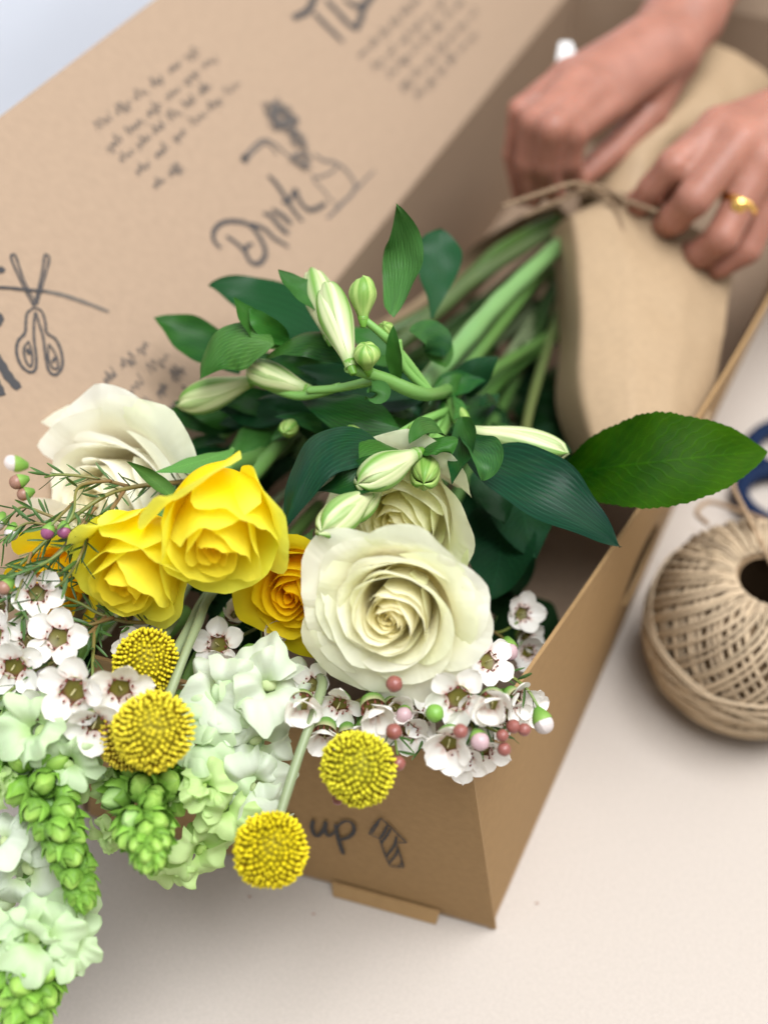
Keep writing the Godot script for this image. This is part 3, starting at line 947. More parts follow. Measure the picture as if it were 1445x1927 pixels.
	# the vase of flowers
	var art := [
		[[Vector2(0.0411, 0.0479), Vector2(0.0383, 0.0437), Vector2(0.0385, 0.0384), Vector2(0.0379, 0.0331), Vector2(0.0374, 0.0278)], 0.0012, 0.0012],
		[[Vector2(0.0543, 0.0544), Vector2(0.0553, 0.0490), Vector2(0.0616, 0.0430), Vector2(0.0641, 0.0365), Vector2(0.0629, 0.0296), Vector2(0.0611, 0.0260), Vector2(0.0524, 0.0242), Vector2(0.0426, 0.0251), Vector2(0.0345, 0.0260)], 0.0020, 0.0018],
		[[Vector2(0.0247, 0.0257), Vector2(0.0419, 0.0247), Vector2(0.0624, 0.0242), Vector2(0.0828, 0.0232)], 0.0018, 0.0012],
		[[Vector2(0.0397, 0.0461), Vector2(0.0457, 0.0430), Vector2(0.0548, 0.0408), Vector2(0.0624, 0.0405)], 0.0014, 0.0012],
		[[Vector2(0.0091, 0.0792), Vector2(0.0132, 0.0801), Vector2(0.0236, 0.0806), Vector2(0.0325, 0.0790), Vector2(0.0359, 0.0736), Vector2(0.0368, 0.0684), Vector2(0.0371, 0.0609)], 0.0014, 0.0014],
		[[Vector2(0.0081, 0.0771), Vector2(0.0146, 0.0783), Vector2(0.0230, 0.0783), Vector2(0.0304, 0.0776), Vector2(0.0324, 0.0732), Vector2(0.0311, 0.0685)], 0.0014, 0.0012],
		[[Vector2(0.0077, 0.0792), Vector2(0.0135, 0.0799), Vector2(0.0105, 0.0783), Vector2(0.0097, 0.0801), Vector2(0.0128, 0.0790)], 0.003, 0.003],
		[[Vector2(0.0567, 0.0697), Vector2(0.0547, 0.0645), Vector2(0.0511, 0.0592), Vector2(0.0484, 0.0535)], 0.0012, 0.0012]]
	for k in 26:
		var c: Vector2 = [Vector2(0.0547, 0.0816), Vector2(0.0691, 0.0638)][0]
		var e: Vector2 = [Vector2(0.0412, 0.0577), Vector2(0.0516, 0.0664)][k % 2]
		if k < 16:
			e = c
		var rad := 0.0125 if k < 16 else 0.0085
		var pts := []
		var a0 := rng.randf() * TAU
		for q in 5:
			pts.append(e + Vector2(cos(a0 + q * 2.3), sin(a0 + q * 2.3)) * rad * rng.randf_range(0.15, 1.0))
		art.append([pts, 0.0006, 0.0006])
	part("printed_vase", on_lid(art), M.ink_soft, lid)
	# the scissors
	part("printed_scissors", on_lid([
		[[Vector2(-0.1545, 0.0980), Vector2(-0.1511, 0.1059), Vector2(-0.1463, 0.1153), Vector2(-0.1434, 0.1200), Vector2(-0.1412, 0.1201), Vector2(-0.1418, 0.1180), Vector2(-0.1477, 0.1093), Vector2(-0.1528, 0.0984)], 0.0012, 0.0012],
		[[Vector2(-0.1545, 0.0980), Vector2(-0.1475, 0.1013), Vector2(-0.1370, 0.1065), Vector2(-0.1297, 0.1108), Vector2(-0.1284, 0.1098), Vector2(-0.1304, 0.1078), Vector2(-0.1413, 0.1028), Vector2(-0.1528, 0.0976)], 0.0012, 0.0012],
		[[Vector2(-0.1550, 0.0975), Vector2(-0.1598, 0.0978), Vector2(-0.1642, 0.0952), Vector2(-0.1684, 0.0924), Vector2(-0.1741, 0.0919), Vector2(-0.1790, 0.0889), Vector2(-0.1823, 0.0839), Vector2(-0.1821, 0.0793), Vector2(-0.1788, 0.0783), Vector2(-0.1736, 0.0819), Vector2(-0.1678, 0.0876), Vector2(-0.1612, 0.0928), Vector2(-0.1562, 0.0958)], 0.0013, 0.0013],
		[[Vector2(-0.1548, 0.0973), Vector2(-0.1538, 0.0939), Vector2(-0.1570, 0.0894), Vector2(-0.1604, 0.0860), Vector2(-0.1598, 0.0811), Vector2(-0.1628, 0.0756), Vector2(-0.1681, 0.0711), Vector2(-0.1737, 0.0705), Vector2(-0.1746, 0.0739), Vector2(-0.1693, 0.0800), Vector2(-0.1639, 0.0853), Vector2(-0.1594, 0.0913), Vector2(-0.1565, 0.0952)], 0.0013, 0.0013],
		[[Vector2(-0.1704, 0.0888), Vector2(-0.1754, 0.0877), Vector2(-0.1793, 0.0831), Vector2(-0.1792, 0.0804), Vector2(-0.1740, 0.0840), Vector2(-0.1704, 0.0888)], 0.001, 0.001],
		[[Vector2(-0.1641, 0.0819), Vector2(-0.1693, 0.0783), Vector2(-0.1722, 0.0737), Vector2(-0.1702, 0.0720), Vector2(-0.1660, 0.0764), Vector2(-0.1641, 0.0819)], 0.001, 0.001],
		[[Vector2(-0.1755, 0.0861), Vector2(-0.1737, 0.0854)], 0.003, 0.003],
		[[Vector2(-0.1689, 0.0762), Vector2(-0.1685, 0.0749)], 0.003, 0.003],
		[[Vector2(-0.1637, 0.1168), Vector2(-0.1568, 0.1111), Vector2(-0.1503, 0.1048), Vector2(-0.1440, 0.0991)], 0.0013, 0.0016]]), M.ink, lid)
	part("printed_line", on_lid([[[Vector2(-0.1440, 0.0991), Vector2(-0.1389, 0.0929), Vector2(-0.1336, 0.0843), Vector2(-0.1276, 0.0733)], 0.0022, 0.0018]]), M.ink_pale, lid)
	# small handwriting in lines
	for q in [[[Vector2(-0.0511, 0.1372), Vector2(0.0470, 0.1351)], 6], [[Vector2(-0.0567, 0.1261), Vector2(0.0535, 0.1264)], 6], [[Vector2(-0.0556, 0.1184), Vector2(0.0348, 0.1171)], 6], [[Vector2(-0.0540, 0.1087), Vector2(0.0515, 0.1082)], 6], [[Vector2(-0.0518, 0.0985), Vector2(-0.0255, 0.0970)], 2],
			[[Vector2(0.1429, 0.0729), Vector2(0.2371, 0.0720)], 6], [[Vector2(0.1457, 0.0619), Vector2(0.2593, 0.0592)], 6], [[Vector2(0.1507, 0.0520), Vector2(0.2755, 0.0508)], 7], [[Vector2(0.1526, 0.0401), Vector2(0.2794, 0.0397)], 7], [[Vector2(0.1576, 0.0312), Vector2(0.2616, 0.0300)], 6],
			[[Vector2(-0.1596, 0.0513), Vector2(-0.1214, 0.0488)], 3], [[Vector2(-0.1563, 0.0401), Vector2(-0.1193, 0.0386)], 2], [[Vector2(-0.1567, 0.0303), Vector2(-0.1196, 0.0293)], 3], [[Vector2(-0.1577, 0.0209), Vector2(-0.1247, 0.0203)], 3], [[Vector2(-0.1715, 0.0525), Vector2(-0.1612, 0.0518)], 1]]:
		part("printed_line", on_lid(scribble_line(q[0][0], q[0][1], 0.0042, q[1])), M.ink_soft, lid)
	# the word up and its arrow
	part("printed_word", on_front([
		[[Vector2(-0.0818, 0.0559), Vector2(-0.0827, 0.0497), Vector2(-0.0819, 0.0435), Vector2(-0.0800, 0.0435), Vector2(-0.0779, 0.0489), Vector2(-0.0761, 0.0570)], 0.00221, 0.00169],
		[[Vector2(-0.0761, 0.0579), Vector2(-0.0767, 0.0506), Vector2(-0.0756, 0.0458), Vector2(-0.0737, 0.0481), Vector2(-0.0714, 0.0533)], 0.00234, 0.00104],
		[[Vector2(-0.0719, 0.0579), Vector2(-0.0711, 0.0490), Vector2(-0.0700, 0.0406), Vector2(-0.0688, 0.0331)], 0.00169, 0.00234],
		[[Vector2(-0.0720, 0.0497), Vector2(-0.0702, 0.0579), Vector2(-0.0668, 0.0630), Vector2(-0.0640, 0.0619), Vector2(-0.0635, 0.0562), Vector2(-0.0659, 0.0499), Vector2(-0.0695, 0.0460), Vector2(-0.0716, 0.0470)], 0.00117, 0.00221],
		[[Vector2(-0.0965, 0.0512), Vector2(-0.0937, 0.0541), Vector2(-0.0912, 0.0525), Vector2(-0.0916, 0.0483), Vector2(-0.0937, 0.0459), Vector2(-0.0968, 0.0452)], 0.00169, 0.00234],
		[[Vector2(-0.1048, 0.0518), Vector2(-0.1000, 0.0509), Vector2(-0.0976, 0.0488), Vector2(-0.0993, 0.0435)], 0.00195, 0.00195],
		[[Vector2(-0.1133, 0.0498), Vector2(-0.1101, 0.0448), Vector2(-0.1061, 0.0501)], 0.00195, 0.00195],
		[[Vector2(-0.0957, 0.0918), Vector2(-0.0928, 0.0927), Vector2(-0.0913, 0.0930)], 0.00156, 0.00182],
		[[Vector2(-0.0949, 0.0778), Vector2(-0.0925, 0.0797), Vector2(-0.0899, 0.0805)], 0.00091, 0.00130]]), M.ink, front)
	part("printed_arrow", on_front([
		[[Vector2(-0.0515, 0.0731), Vector2(-0.0476, 0.0681), Vector2(-0.0436, 0.0628), Vector2(-0.0402, 0.0585)], 0.00081, 0.00091], [[Vector2(-0.0402, 0.0585), Vector2(-0.0424, 0.0573), Vector2(-0.0450, 0.0560)], 0.00091, 0.00070], [[Vector2(-0.0450, 0.0560), Vector2(-0.0430, 0.0470), Vector2(-0.0412, 0.0362)], 0.00070, 0.00091], [[Vector2(-0.0412, 0.0362), Vector2(-0.0444, 0.0350), Vector2(-0.0473, 0.0343)], 0.00091, 0.00081], [[Vector2(-0.0473, 0.0343), Vector2(-0.0499, 0.0444), Vector2(-0.0520, 0.0558)], 0.00081, 0.00081], [[Vector2(-0.0520, 0.0558), Vector2(-0.0545, 0.0567), Vector2(-0.0568, 0.0575)], 0.00081, 0.00081], [[Vector2(-0.0568, 0.0575), Vector2(-0.0543, 0.0659), Vector2(-0.0515, 0.0731)], 0.00091, 0.00081], [[Vector2(-0.0557, 0.0579), Vector2(-0.0532, 0.0665), Vector2(-0.0523, 0.0716)], 0.00061, 0.00121], [[Vector2(-0.0518, 0.0564), Vector2(-0.0500, 0.0625), Vector2(-0.0487, 0.0688)], 0.00136, 0.00121], [[Vector2(-0.0513, 0.0526), Vector2(-0.0486, 0.0611), Vector2(-0.0473, 0.0669)], 0.00128, 0.00106], [[Vector2(-0.0490, 0.0422), Vector2(-0.0456, 0.0534), Vector2(-0.0446, 0.0619)], 0.00128, 0.00113], [[Vector2(-0.0478, 0.0368), Vector2(-0.0448, 0.0458), Vector2(-0.0440, 0.0516)], 0.00121, 0.00113], [[Vector2(-0.0436, 0.0359), Vector2(-0.0422, 0.0394), Vector2(-0.0418, 0.0415)], 0.00076, 0.00076]]), M.ink, front)

func build_crumbs() -> void:
	for q in [[Vector3(-0.0616, 0, -0.2533), "tiny brown crumb on the table left of the box's bottom flap"], [Vector3(-0.032, 0, -0.2451), "tiny tan crumb on the table just below the box's bottom flap"], [Vector3(0.0698, 0, -0.2502), "tiny brown crumb on the table right of the box's front corner"]]:
		var t := thing("plant_crumb", q[1], "crumb", q[0])
		part("crumb", ball_mesh(0.0006, 0.6, 7), M.tan_bud, t, Transform3D(Basis(Vector3.UP, q[0].x * 90.0).scaled(Vector3(1.5, 1, 0.8)), q[0] + Vector3(0, 0.0003, 0)))

func patch(rows: Array, per: int, rough := 0.0, seed_ := 1, folds := false) -> ArrayMesh:
	var noise := FastNoiseLite.new()
	noise.seed = seed_
	noise.frequency = 26.0
	var lines := []
	for r in rows:
		var ln := spline(r, per)
		if folds:
			for k in ln.size() - 1:
				var q := k / per
				ln[k] = ln[k].lerp(r[q].lerp(r[q + 1], float(k % per) / per), 0.8)
		lines.append(ln)
	var cols := []
	for k in lines[0].size():
		var c := []
		for ln in lines:
			c.append(ln[k])
		cols.append(spline(c, per))
	var nu := cols.size() - 1
	var nv: int = cols[0].size() - 1
	return sheet(nu, nv, func(a: float, b: float):
		var p: Vector3 = cols[roundi(a * nu)][roundi(b * nv)]
		return p + Vector3(0.2, 0.9, 0.3) * noise.get_noise_3dv(p) * rough)

func build_paper_and_hands() -> void:
	var t := thing("paper_wrap", "sheet of plain brown wrapping paper rolled round the flower stems", "wrapping paper", Vector3(0.1428, 0.1, -0.5909))
	part("outer_sheet", patch([
		[Vector3(0.0963, 0.1, -0.4338), Vector3(0.1023, 0.125, -0.4016), Vector3(0.1152, 0.132, -0.3946), Vector3(0.1357, 0.127, -0.4155), Vector3(0.162, 0.112, -0.45)],
		[Vector3(0.089, 0.104, -0.4707), Vector3(0.0956, 0.136, -0.4489), Vector3(0.1201, 0.142, -0.4498), Vector3(0.1462, 0.135, -0.4679), Vector3(0.1785, 0.116, -0.5056)],
		[Vector3(0.0958, 0.106, -0.5246), Vector3(0.0989, 0.143, -0.4873), Vector3(0.1231, 0.147, -0.4865), Vector3(0.1526, 0.138, -0.5023), Vector3(0.1865, 0.118, -0.5348)],
		[Vector3(0.0976, 0.112, -0.5745), Vector3(0.1016, 0.149, -0.533), Vector3(0.1272, 0.152, -0.5312), Vector3(0.1584, 0.143, -0.539), Vector3(0.1959, 0.12, -0.5735)],
		[Vector3(0.0985, 0.12, -0.6092), Vector3(0.1016, 0.155, -0.5724), Vector3(0.1208, 0.16, -0.5781), Vector3(0.1541, 0.148, -0.5841), Vector3(0.1928, 0.116, -0.608)]], 7, 0.002, 3, true), M.paper, t)
	part("rolled_end", patch([
		[Vector3(0.1178, 0.1, -0.6343), Vector3(0.1205, 0.13, -0.598), Vector3(0.133, 0.141, -0.5842), Vector3(0.152, 0.132, -0.5924), Vector3(0.181, 0.1, -0.6231)],
		[Vector3(0.1197, 0.112, -0.6553), Vector3(0.1234, 0.137, -0.6251), Vector3(0.1344, 0.146, -0.6119), Vector3(0.1502, 0.142, -0.6116), Vector3(0.1782, 0.112, -0.639)],
		[Vector3(0.1344, 0.12, -0.686), Vector3(0.1392, 0.15, -0.6524), Vector3(0.1499, 0.16, -0.6393), Vector3(0.1693, 0.153, -0.6472), Vector3(0.2039, 0.118, -0.6893)],
		[Vector3(0.1709, 0.13, -0.7407), Vector3(0.1749, 0.152, -0.7119), Vector3(0.1855, 0.166, -0.683), Vector3(0.2127, 0.152, -0.6884), Vector3(0.2448, 0.12, -0.7103)],
		[Vector3(0.198, 0.13, -0.808), Vector3(0.1994, 0.158, -0.7646), Vector3(0.2114, 0.166, -0.7453), Vector3(0.2426, 0.152, -0.7421), Vector3(0.2761, 0.12, -0.7649)]], 7, 0.004, 6), M.paper, t)
	part("under_sheet", patch([
		[Vector3(-0.0097, 0.1, -0.5451), Vector3(0.0207, 0.1, -0.5705), Vector3(0.0465, 0.105, -0.6061), Vector3(0.0686, 0.115, -0.6177), Vector3(0.1045, 0.12, -0.6353)],
		[Vector3(-0.0053, 0.09, -0.5467), Vector3(0.0256, 0.09, -0.5726), Vector3(0.0534, 0.09, -0.6154), Vector3(0.0753, 0.1, -0.6304), Vector3(0.1101, 0.11, -0.6421)],
		[Vector3(0.0039, 0.065, -0.5604), Vector3(0.0349, 0.06, -0.5916), Vector3(0.0645, 0.065, -0.6306), Vector3(0.087, 0.075, -0.6506), Vector3(0.1198, 0.09, -0.6577)]], 6, 0.006, 8), M.paper, t)
	# twine round the neck of the wrap
	var tw := thing("tied_twine", "thin twine being knotted round the brown paper wrap", "twine", Vector3(0.1267, 0.15, -0.5915))
	var c0 := Color(0.36, 0.25, 0.155)
	for p in [[Vector3(0.0614, 0.175, -0.5487), Vector3(0.0796, 0.178, -0.555), Vector3(0.1014, 0.178, -0.5656), Vector3(0.118, 0.166, -0.5738), Vector3(0.1261, 0.158, -0.5678), Vector3(0.1277, 0.152, -0.5518), Vector3(0.1244, 0.15, -0.5421)],
			[Vector3(0.0737, 0.165, -0.5542), Vector3(0.0921, 0.17, -0.5615), Vector3(0.1141, 0.168, -0.579), Vector3(0.1311, 0.163, -0.5724), Vector3(0.1442, 0.166, -0.5576)],
			[Vector3(0.1171, 0.124, -0.6331), Vector3(0.1212, 0.142, -0.6116), Vector3(0.1325, 0.149, -0.6006), Vector3(0.1483, 0.144, -0.6009), Vector3(0.1717, 0.115, -0.6277)],
			[Vector3(0.1183, 0.123, -0.6312), Vector3(0.1217, 0.143, -0.6068), Vector3(0.1322, 0.151, -0.5937), Vector3(0.1476, 0.146, -0.594), Vector3(0.171, 0.115, -0.6232)],
			[Vector3(0.1181, 0.152, -0.5959), Vector3(0.1242, 0.158, -0.5801), Vector3(0.1302, 0.158, -0.577), Vector3(0.1235, 0.162, -0.5791), Vector3(0.12, 0.158, -0.5817)]]:
		part("strand", tube(spline(p, 10), 0.0012, 0.0012, 8, func(f: float, a: float, s: float): return 1.0 + 0.2 * cos(a * 2.0 - s * 1500.0), func(f: float): return c0), M.twine, tw)
	# two bare forearms and hands
	var pe := thing("person", "person's two bare hands tying twine round the paper wrap", "person", Vector3(0.1638, 0.17, -0.7122))
	var a := [
		[Vector3(0.2426, 0.2192, -0.839), Vector3(0.1817, 0.2007, -0.7106), 0.024, 0.0190], [Vector3(0.227, 0.2192, -0.839), Vector3(0.1667, 0.1973, -0.7041), 0.022, 0.0165],
		[Vector3(0.1817, 0.2007, -0.7106), Vector3(0.1675, 0.1922, -0.6839), 0.0190, 0.0165], [Vector3(0.1667, 0.1973, -0.7041), Vector3(0.1542, 0.1949, -0.681), 0.0165, 0.0150]]
	a.append_array([[Vector3(0.1658, 0.1931, -0.682), Vector3(0.1279, 0.1841, -0.6371), 0.0160, 0.0098], [Vector3(0.1591, 0.1953, -0.6814), Vector3(0.1173, 0.1924, -0.6372), 0.0152, 0.0098], [Vector3(0.1519, 0.1975, -0.6809), Vector3(0.1087, 0.1954, -0.6434), 0.0145, 0.0092], [Vector3(0.1493, 0.1962, -0.6823), Vector3(0.1033, 0.1936, -0.6531), 0.0135, 0.0084]])
	for g in [[Vector3(0.1279, 0.1841, -0.6371), Vector3(0.1032, 0.1835, -0.6071), Vector3(0.1027, 0.1664, -0.6064), Vector3(0.11, 0.1491, -0.6113), 0.0083], [Vector3(0.1173, 0.1924, -0.6372), Vector3(0.0903, 0.1906, -0.6001), Vector3(0.0898, 0.1673, -0.6015), Vector3(0.097, 0.1465, -0.6056), 0.0086],
			[Vector3(0.1087, 0.1954, -0.6434), Vector3(0.0815, 0.1889, -0.61), Vector3(0.0801, 0.1638, -0.6095), Vector3(0.0859, 0.14, -0.6104), 0.0080], [Vector3(0.1033, 0.1936, -0.6531), Vector3(0.0762, 0.1827, -0.6327), Vector3(0.0745, 0.1564, -0.6309), Vector3(0.0804, 0.1315, -0.6247), 0.0070]]:
		a.append([g[0], g[1], g[4] * 1.15, g[4], 0.004])
		a.append([g[1], g[2], g[4], g[4] * 0.86, 0.002])
		a.append([g[2], g[3], g[4] * 0.88, g[4] * 0.72, 0.002])
	a.append_array([[Vector3(0.1672, 0.1852, -0.6823), Vector3(0.1555, 0.1666, -0.6594), 0.0150, 0.0108, 0.005], [Vector3(0.1555, 0.1666, -0.6594), Vector3(0.1328, 0.1556, -0.6358), 0.0106, 0.0086, 0.002], [Vector3(0.1328, 0.1556, -0.6358), Vector3(0.1128, 0.1483, -0.6193), 0.0086, 0.0068, 0.002]])
	part("arm", flesh(a, 0.0026, 0.008), M.skin, pe)
	var b := [
		[Vector3(0.3686, 0.1821, -0.6819), Vector3(0.2498, 0.1914, -0.6244), 0.032, 0.0245], [Vector3(0.3686, 0.1906, -0.691), Vector3(0.2465, 0.1945, -0.6321), 0.03, 0.020], [Vector3(0.2498, 0.1914, -0.6244), Vector3(0.2273, 0.1905, -0.6088), 0.0235, 0.0205],
		[Vector3(0.2266, 0.192, -0.6134), Vector3(0.1779, 0.1948, -0.5928), 0.0185, 0.0106], [Vector3(0.2267, 0.1915, -0.6069), Vector3(0.1863, 0.1936, -0.5798), 0.0185, 0.0110], [Vector3(0.2281, 0.1886, -0.6038), Vector3(0.1987, 0.1855, -0.5741), 0.0185, 0.0104], [Vector3(0.2309, 0.1825, -0.6032), Vector3(0.2108, 0.1725, -0.5719), 0.017, 0.0094]]
	var ring_a := Vector3(0.1987, 0.1855, -0.5741)
	var ring_b := Vector3(0.1785, 0.1574, -0.5469)
	for g in [[Vector3(0.1779, 0.1948, -0.5928), Vector3(0.1527, 0.1841, -0.5726), Vector3(0.1442, 0.1695, -0.5745), Vector3(0.1388, 0.1577, -0.5765), 0.0092], [Vector3(0.1863, 0.1936, -0.5798), Vector3(0.1608, 0.1767, -0.553), Vector3(0.1546, 0.1605, -0.559), Vector3(0.152, 0.1482, -0.5693), 0.0095],
			[ring_a, ring_b, Vector3(0.1703, 0.143, -0.552), Vector3(0.1662, 0.134, -0.5658), 0.0090], [Vector3(0.2108, 0.1725, -0.5719), Vector3(0.1956, 0.1446, -0.5537), Vector3(0.1828, 0.1336, -0.5536), Vector3(0.1737, 0.128, -0.5653), 0.0078]]:
		b.append([g[0], g[1], g[4] * 1.15, g[4], 0.004])
		b.append([g[1], g[2], g[4], g[4] * 0.86, 0.002])
		b.append([g[2], g[3], g[4] * 0.88, g[4] * 0.74, 0.002])
	b.append_array([[Vector3(0.2274, 0.1818, -0.6185), Vector3(0.184, 0.1692, -0.6094), 0.0175, 0.0112, 0.005], [Vector3(0.184, 0.1692, -0.6094), Vector3(0.1579, 0.1582, -0.5947), 0.011, 0.009, 0.002], [Vector3(0.1579, 0.1582, -0.5947), Vector3(0.1404, 0.1495, -0.5912), 0.009, 0.0072, 0.002]])
	part("arm", flesh(b, 0.0026, 0.008), M.skin, pe)
	var rc := ring_a.lerp(ring_b, 0.58)
	var xf := looking(rc, ring_b - ring_a)
	var ring := part("ring", sheet(36, 12, func(u: float, v: float):
		var r := 0.0096 + 0.0009 * cos(v * TAU)
		return Vector3(r * cos(u * TAU), 0.0018 * sin(v * TAU), r * sin(u * TAU))), M.gold, pe, xf)
	var seal := (where_eye - rc).normalized()
	part("signet", joined([[ball_mesh(0.0042, 0.4, 18), Transform3D()]]), M.gold, ring, looking(rc + seal * 0.0098, seal))
	# a white folded card behind the hand
	var cd := thing("paper_sachet", "small white paper sachet standing behind the left hand", "sachet", Vector3(0.1443, 0.06, -0.9034))
	part("sachet_body", sheet(10, 12, func(u: float, v: float):
		var s := Vector3(0.1112, 0.168, -0.6961).lerp(Vector3(0.1091, 0.1861, -0.7082), v)
		return s + Vector3((u - 0.5) * 0.014 * (1.0 - 0.5 * v * v), 0, 0) + Vector3(0, 0.2, 1) * 0.003 * sin(u * PI) * (1.0 - v * v)), M.white_paper, cd)

# ---------------------------------------------------------------- the ball of twine and the scissors
func build_twine_ball() -> void:
	var c: Vector3 = Vector3(0.186, 0.043, -0.3766)
	var R := 0.0525
	var t := thing("twine_ball", "round ball of natural jute twine with a dark open core", "twine ball", Vector3(c.x, 0, c.z))
	var prof := func(p: float, k: float):      # p 0 = inside the hole at the top, 1 = inside the hole below
		var a: float = lerpf(-0.22, PI + 0.22, p)
		var r := R * (0.36 + 0.64 * pow(maxf(0.0, sin(clampf(a, 0.0, PI))), 0.75)) - R * 0.06 * absf(minf(sin(a), 0.0)) * 4.0
		return Vector2(r * k, 0.041 * cos(a) * (1.0 if a > 0 and a < PI else 0.93) * k)
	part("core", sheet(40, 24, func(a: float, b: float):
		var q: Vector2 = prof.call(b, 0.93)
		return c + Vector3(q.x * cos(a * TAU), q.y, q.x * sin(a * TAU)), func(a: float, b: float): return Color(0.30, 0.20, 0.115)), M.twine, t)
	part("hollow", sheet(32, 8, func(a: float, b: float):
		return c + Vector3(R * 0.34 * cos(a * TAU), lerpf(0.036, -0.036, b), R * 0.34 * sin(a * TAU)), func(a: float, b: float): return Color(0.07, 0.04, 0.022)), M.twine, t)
	rng.seed = 11
	for layer in [[66, -1.5, 0.968, 0.00098, 0.0], [60, 1.3, 1.0, 0.00102, 0.03]]:
		for k in layer[0]:
			var a0: float = TAU * k / layer[0] + rng.randf_range(-0.03, 0.03)
			var tint := rng.randf_range(0.72, 1.1)
			var pts := []
			var kk: float = layer[2] + rng.randf_range(-0.006, 0.012)
			var sw: float = layer[1] + rng.randf_range(-0.12, 0.12)
			for j in 30:
				var p: float = lerpf(0.03 + layer[4], 0.93, j / 29.0)
				var q: Vector2 = prof.call(p, kk)
				var a: float = a0 + sw * smoothstep(0.0, 1.0, p)
				pts.append(c + Vector3(q.x * cos(a), q.y, q.x * sin(a)))
			part("strand", tube(pts, layer[3], layer[3], 7, func(f: float, an: float, s: float): return 1.0 + 0.22 * cos(an * 2.0 - s * 1400.0), func(f: float): return Color(0.82, 0.64, 0.43) * tint), M.twine, t)
	for k in 24:
		var tilt := rng.randf_range(0.05, 0.55)
		var az := rng.randf() * TAU
		var low := rng.randf_range(0.0, 0.22)
		var tint := rng.randf_range(0.85, 1.1)
		var pts := []
		for j in 57:
			var a := TAU * j / 56.0
			var lat := 0.5 + low + 0.30 * tilt * sin(a + az)
			var q: Vector2 = prof.call(clampf(lat, 0.12, 0.9), 1.03 + 0.012 * sin(k * 2.0))
			pts.append(c + Vector3(q.x * cos(a), q.y, q.x * sin(a)))
		part("strand", tube(pts, 0.001, 0.001, 7, func(f: float, an: float, s: float): return 1.0 + 0.22 * cos(an * 2.0 - s * 1400.0), func(f: float): return Color(0.84, 0.655, 0.44) * tint), M.twine, t)
	part("loose_end", tube(spline([Vector3(0.1891, 0.076, -0.389), Vector3(0.1831, 0.084, -0.4), Vector3(0.1786, 0.088, -0.4141), Vector3(0.1787, 0.082, -0.4327), Vector3(0.1839, 0.07, -0.452)], 10), 0.0012, 0.0012, 8, func(f: float, an: float, s: float): return 1.0 + 0.22 * cos(an * 2.0 - s * 1400.0), func(f: float): return Color(0.55, 0.39, 0.24)), M.twine, t)
	part("loose_end", tube(spline([Vector3(0.1685, 0.06, -0.4308), Vector3(0.1678, 0.05, -0.4477), Vector3(0.1782, 0.045, -0.4603), Vector3(0.1935, 0.05, -0.4477), Vector3(0.2113, 0.05, -0.438)], 10), 0.0012, 0.0012, 8, func(f: float, an: float, s: float): return 1.0 + 0.22 * cos(an * 2.0 - s * 1400.0), func(f: float): return Color(0.5, 0.34, 0.2)), M.twine, t)
	# stray fibres
	var fib := []
	for k in 110:
		var p := rng.randf_range(0.1, 0.8)
		var a := rng.randf() * TAU
		var q: Vector2 = prof.call(p, 1.03)
		var s := c + Vector3(q.x * cos(a), q.y, q.x * sin(a))
		var out_ := (s - c).normalized()
		var d := (out_ + Vector3(rng.randfn(), rng.randfn(), rng.randfn()) * 0.7) * rng.randf_range(0.002, 0.006)
		fib.append([tube([s, s + d * 0.5 + Vector3(0, 0.0006, 0), s + d], 0.00011, 0.00006, 4, null, func(f: float): return Color(0.55, 0.42, 0.28)), Transform3D()])
	var fm := part("stray_fibres", joined(fib), M.twine, t)
	fm.set_meta("kind", "stuff")
	# scissors lying behind the ball
	var sc := thing("scissors", "pair of scissors with navy blue handles lying behind the twine ball", "scissors", Vector3(0.2484, 0, -0.5368))
	for q in [[Vector3(0.2536, 0.009, -0.5407), 0.030, 0.021, 0.3], [Vector3(0.241, 0.009, -0.4966), 0.031, 0.024, -0.2]]:
		var pts := []
		for j in 41:
			var a := TAU * j / 40.0
			var v := Vector3(cos(a) * q[1], 0, sin(a) * q[2]).rotated(Vector3.UP, q[3])
			pts.append(q[0] + v)
		part("handle", tube(pts, 0.0052, 0.0052, 12), M.navy, sc)
	for q in [[Vector3(0.2706, 0.01, -0.5313), Vector3(0.3275, 0.007, -0.5028)], [Vector3(0.2654, 0.007, -0.5072), Vector3(0.3356, 0.01, -0.5221)]]:
		var d: Vector3 = (q[1] - q[0])
		var s: Vector3 = d.cross(Vector3.UP).normalized() * 0.006
		part("blade", board(2, 8, func(u: float, v: float): return q[0] + d * v + s * (u * 2.0 - 1.0) * (1.0 - v * 0.9), Vector3(0, -0.0016, 0)), M.steel, sc)

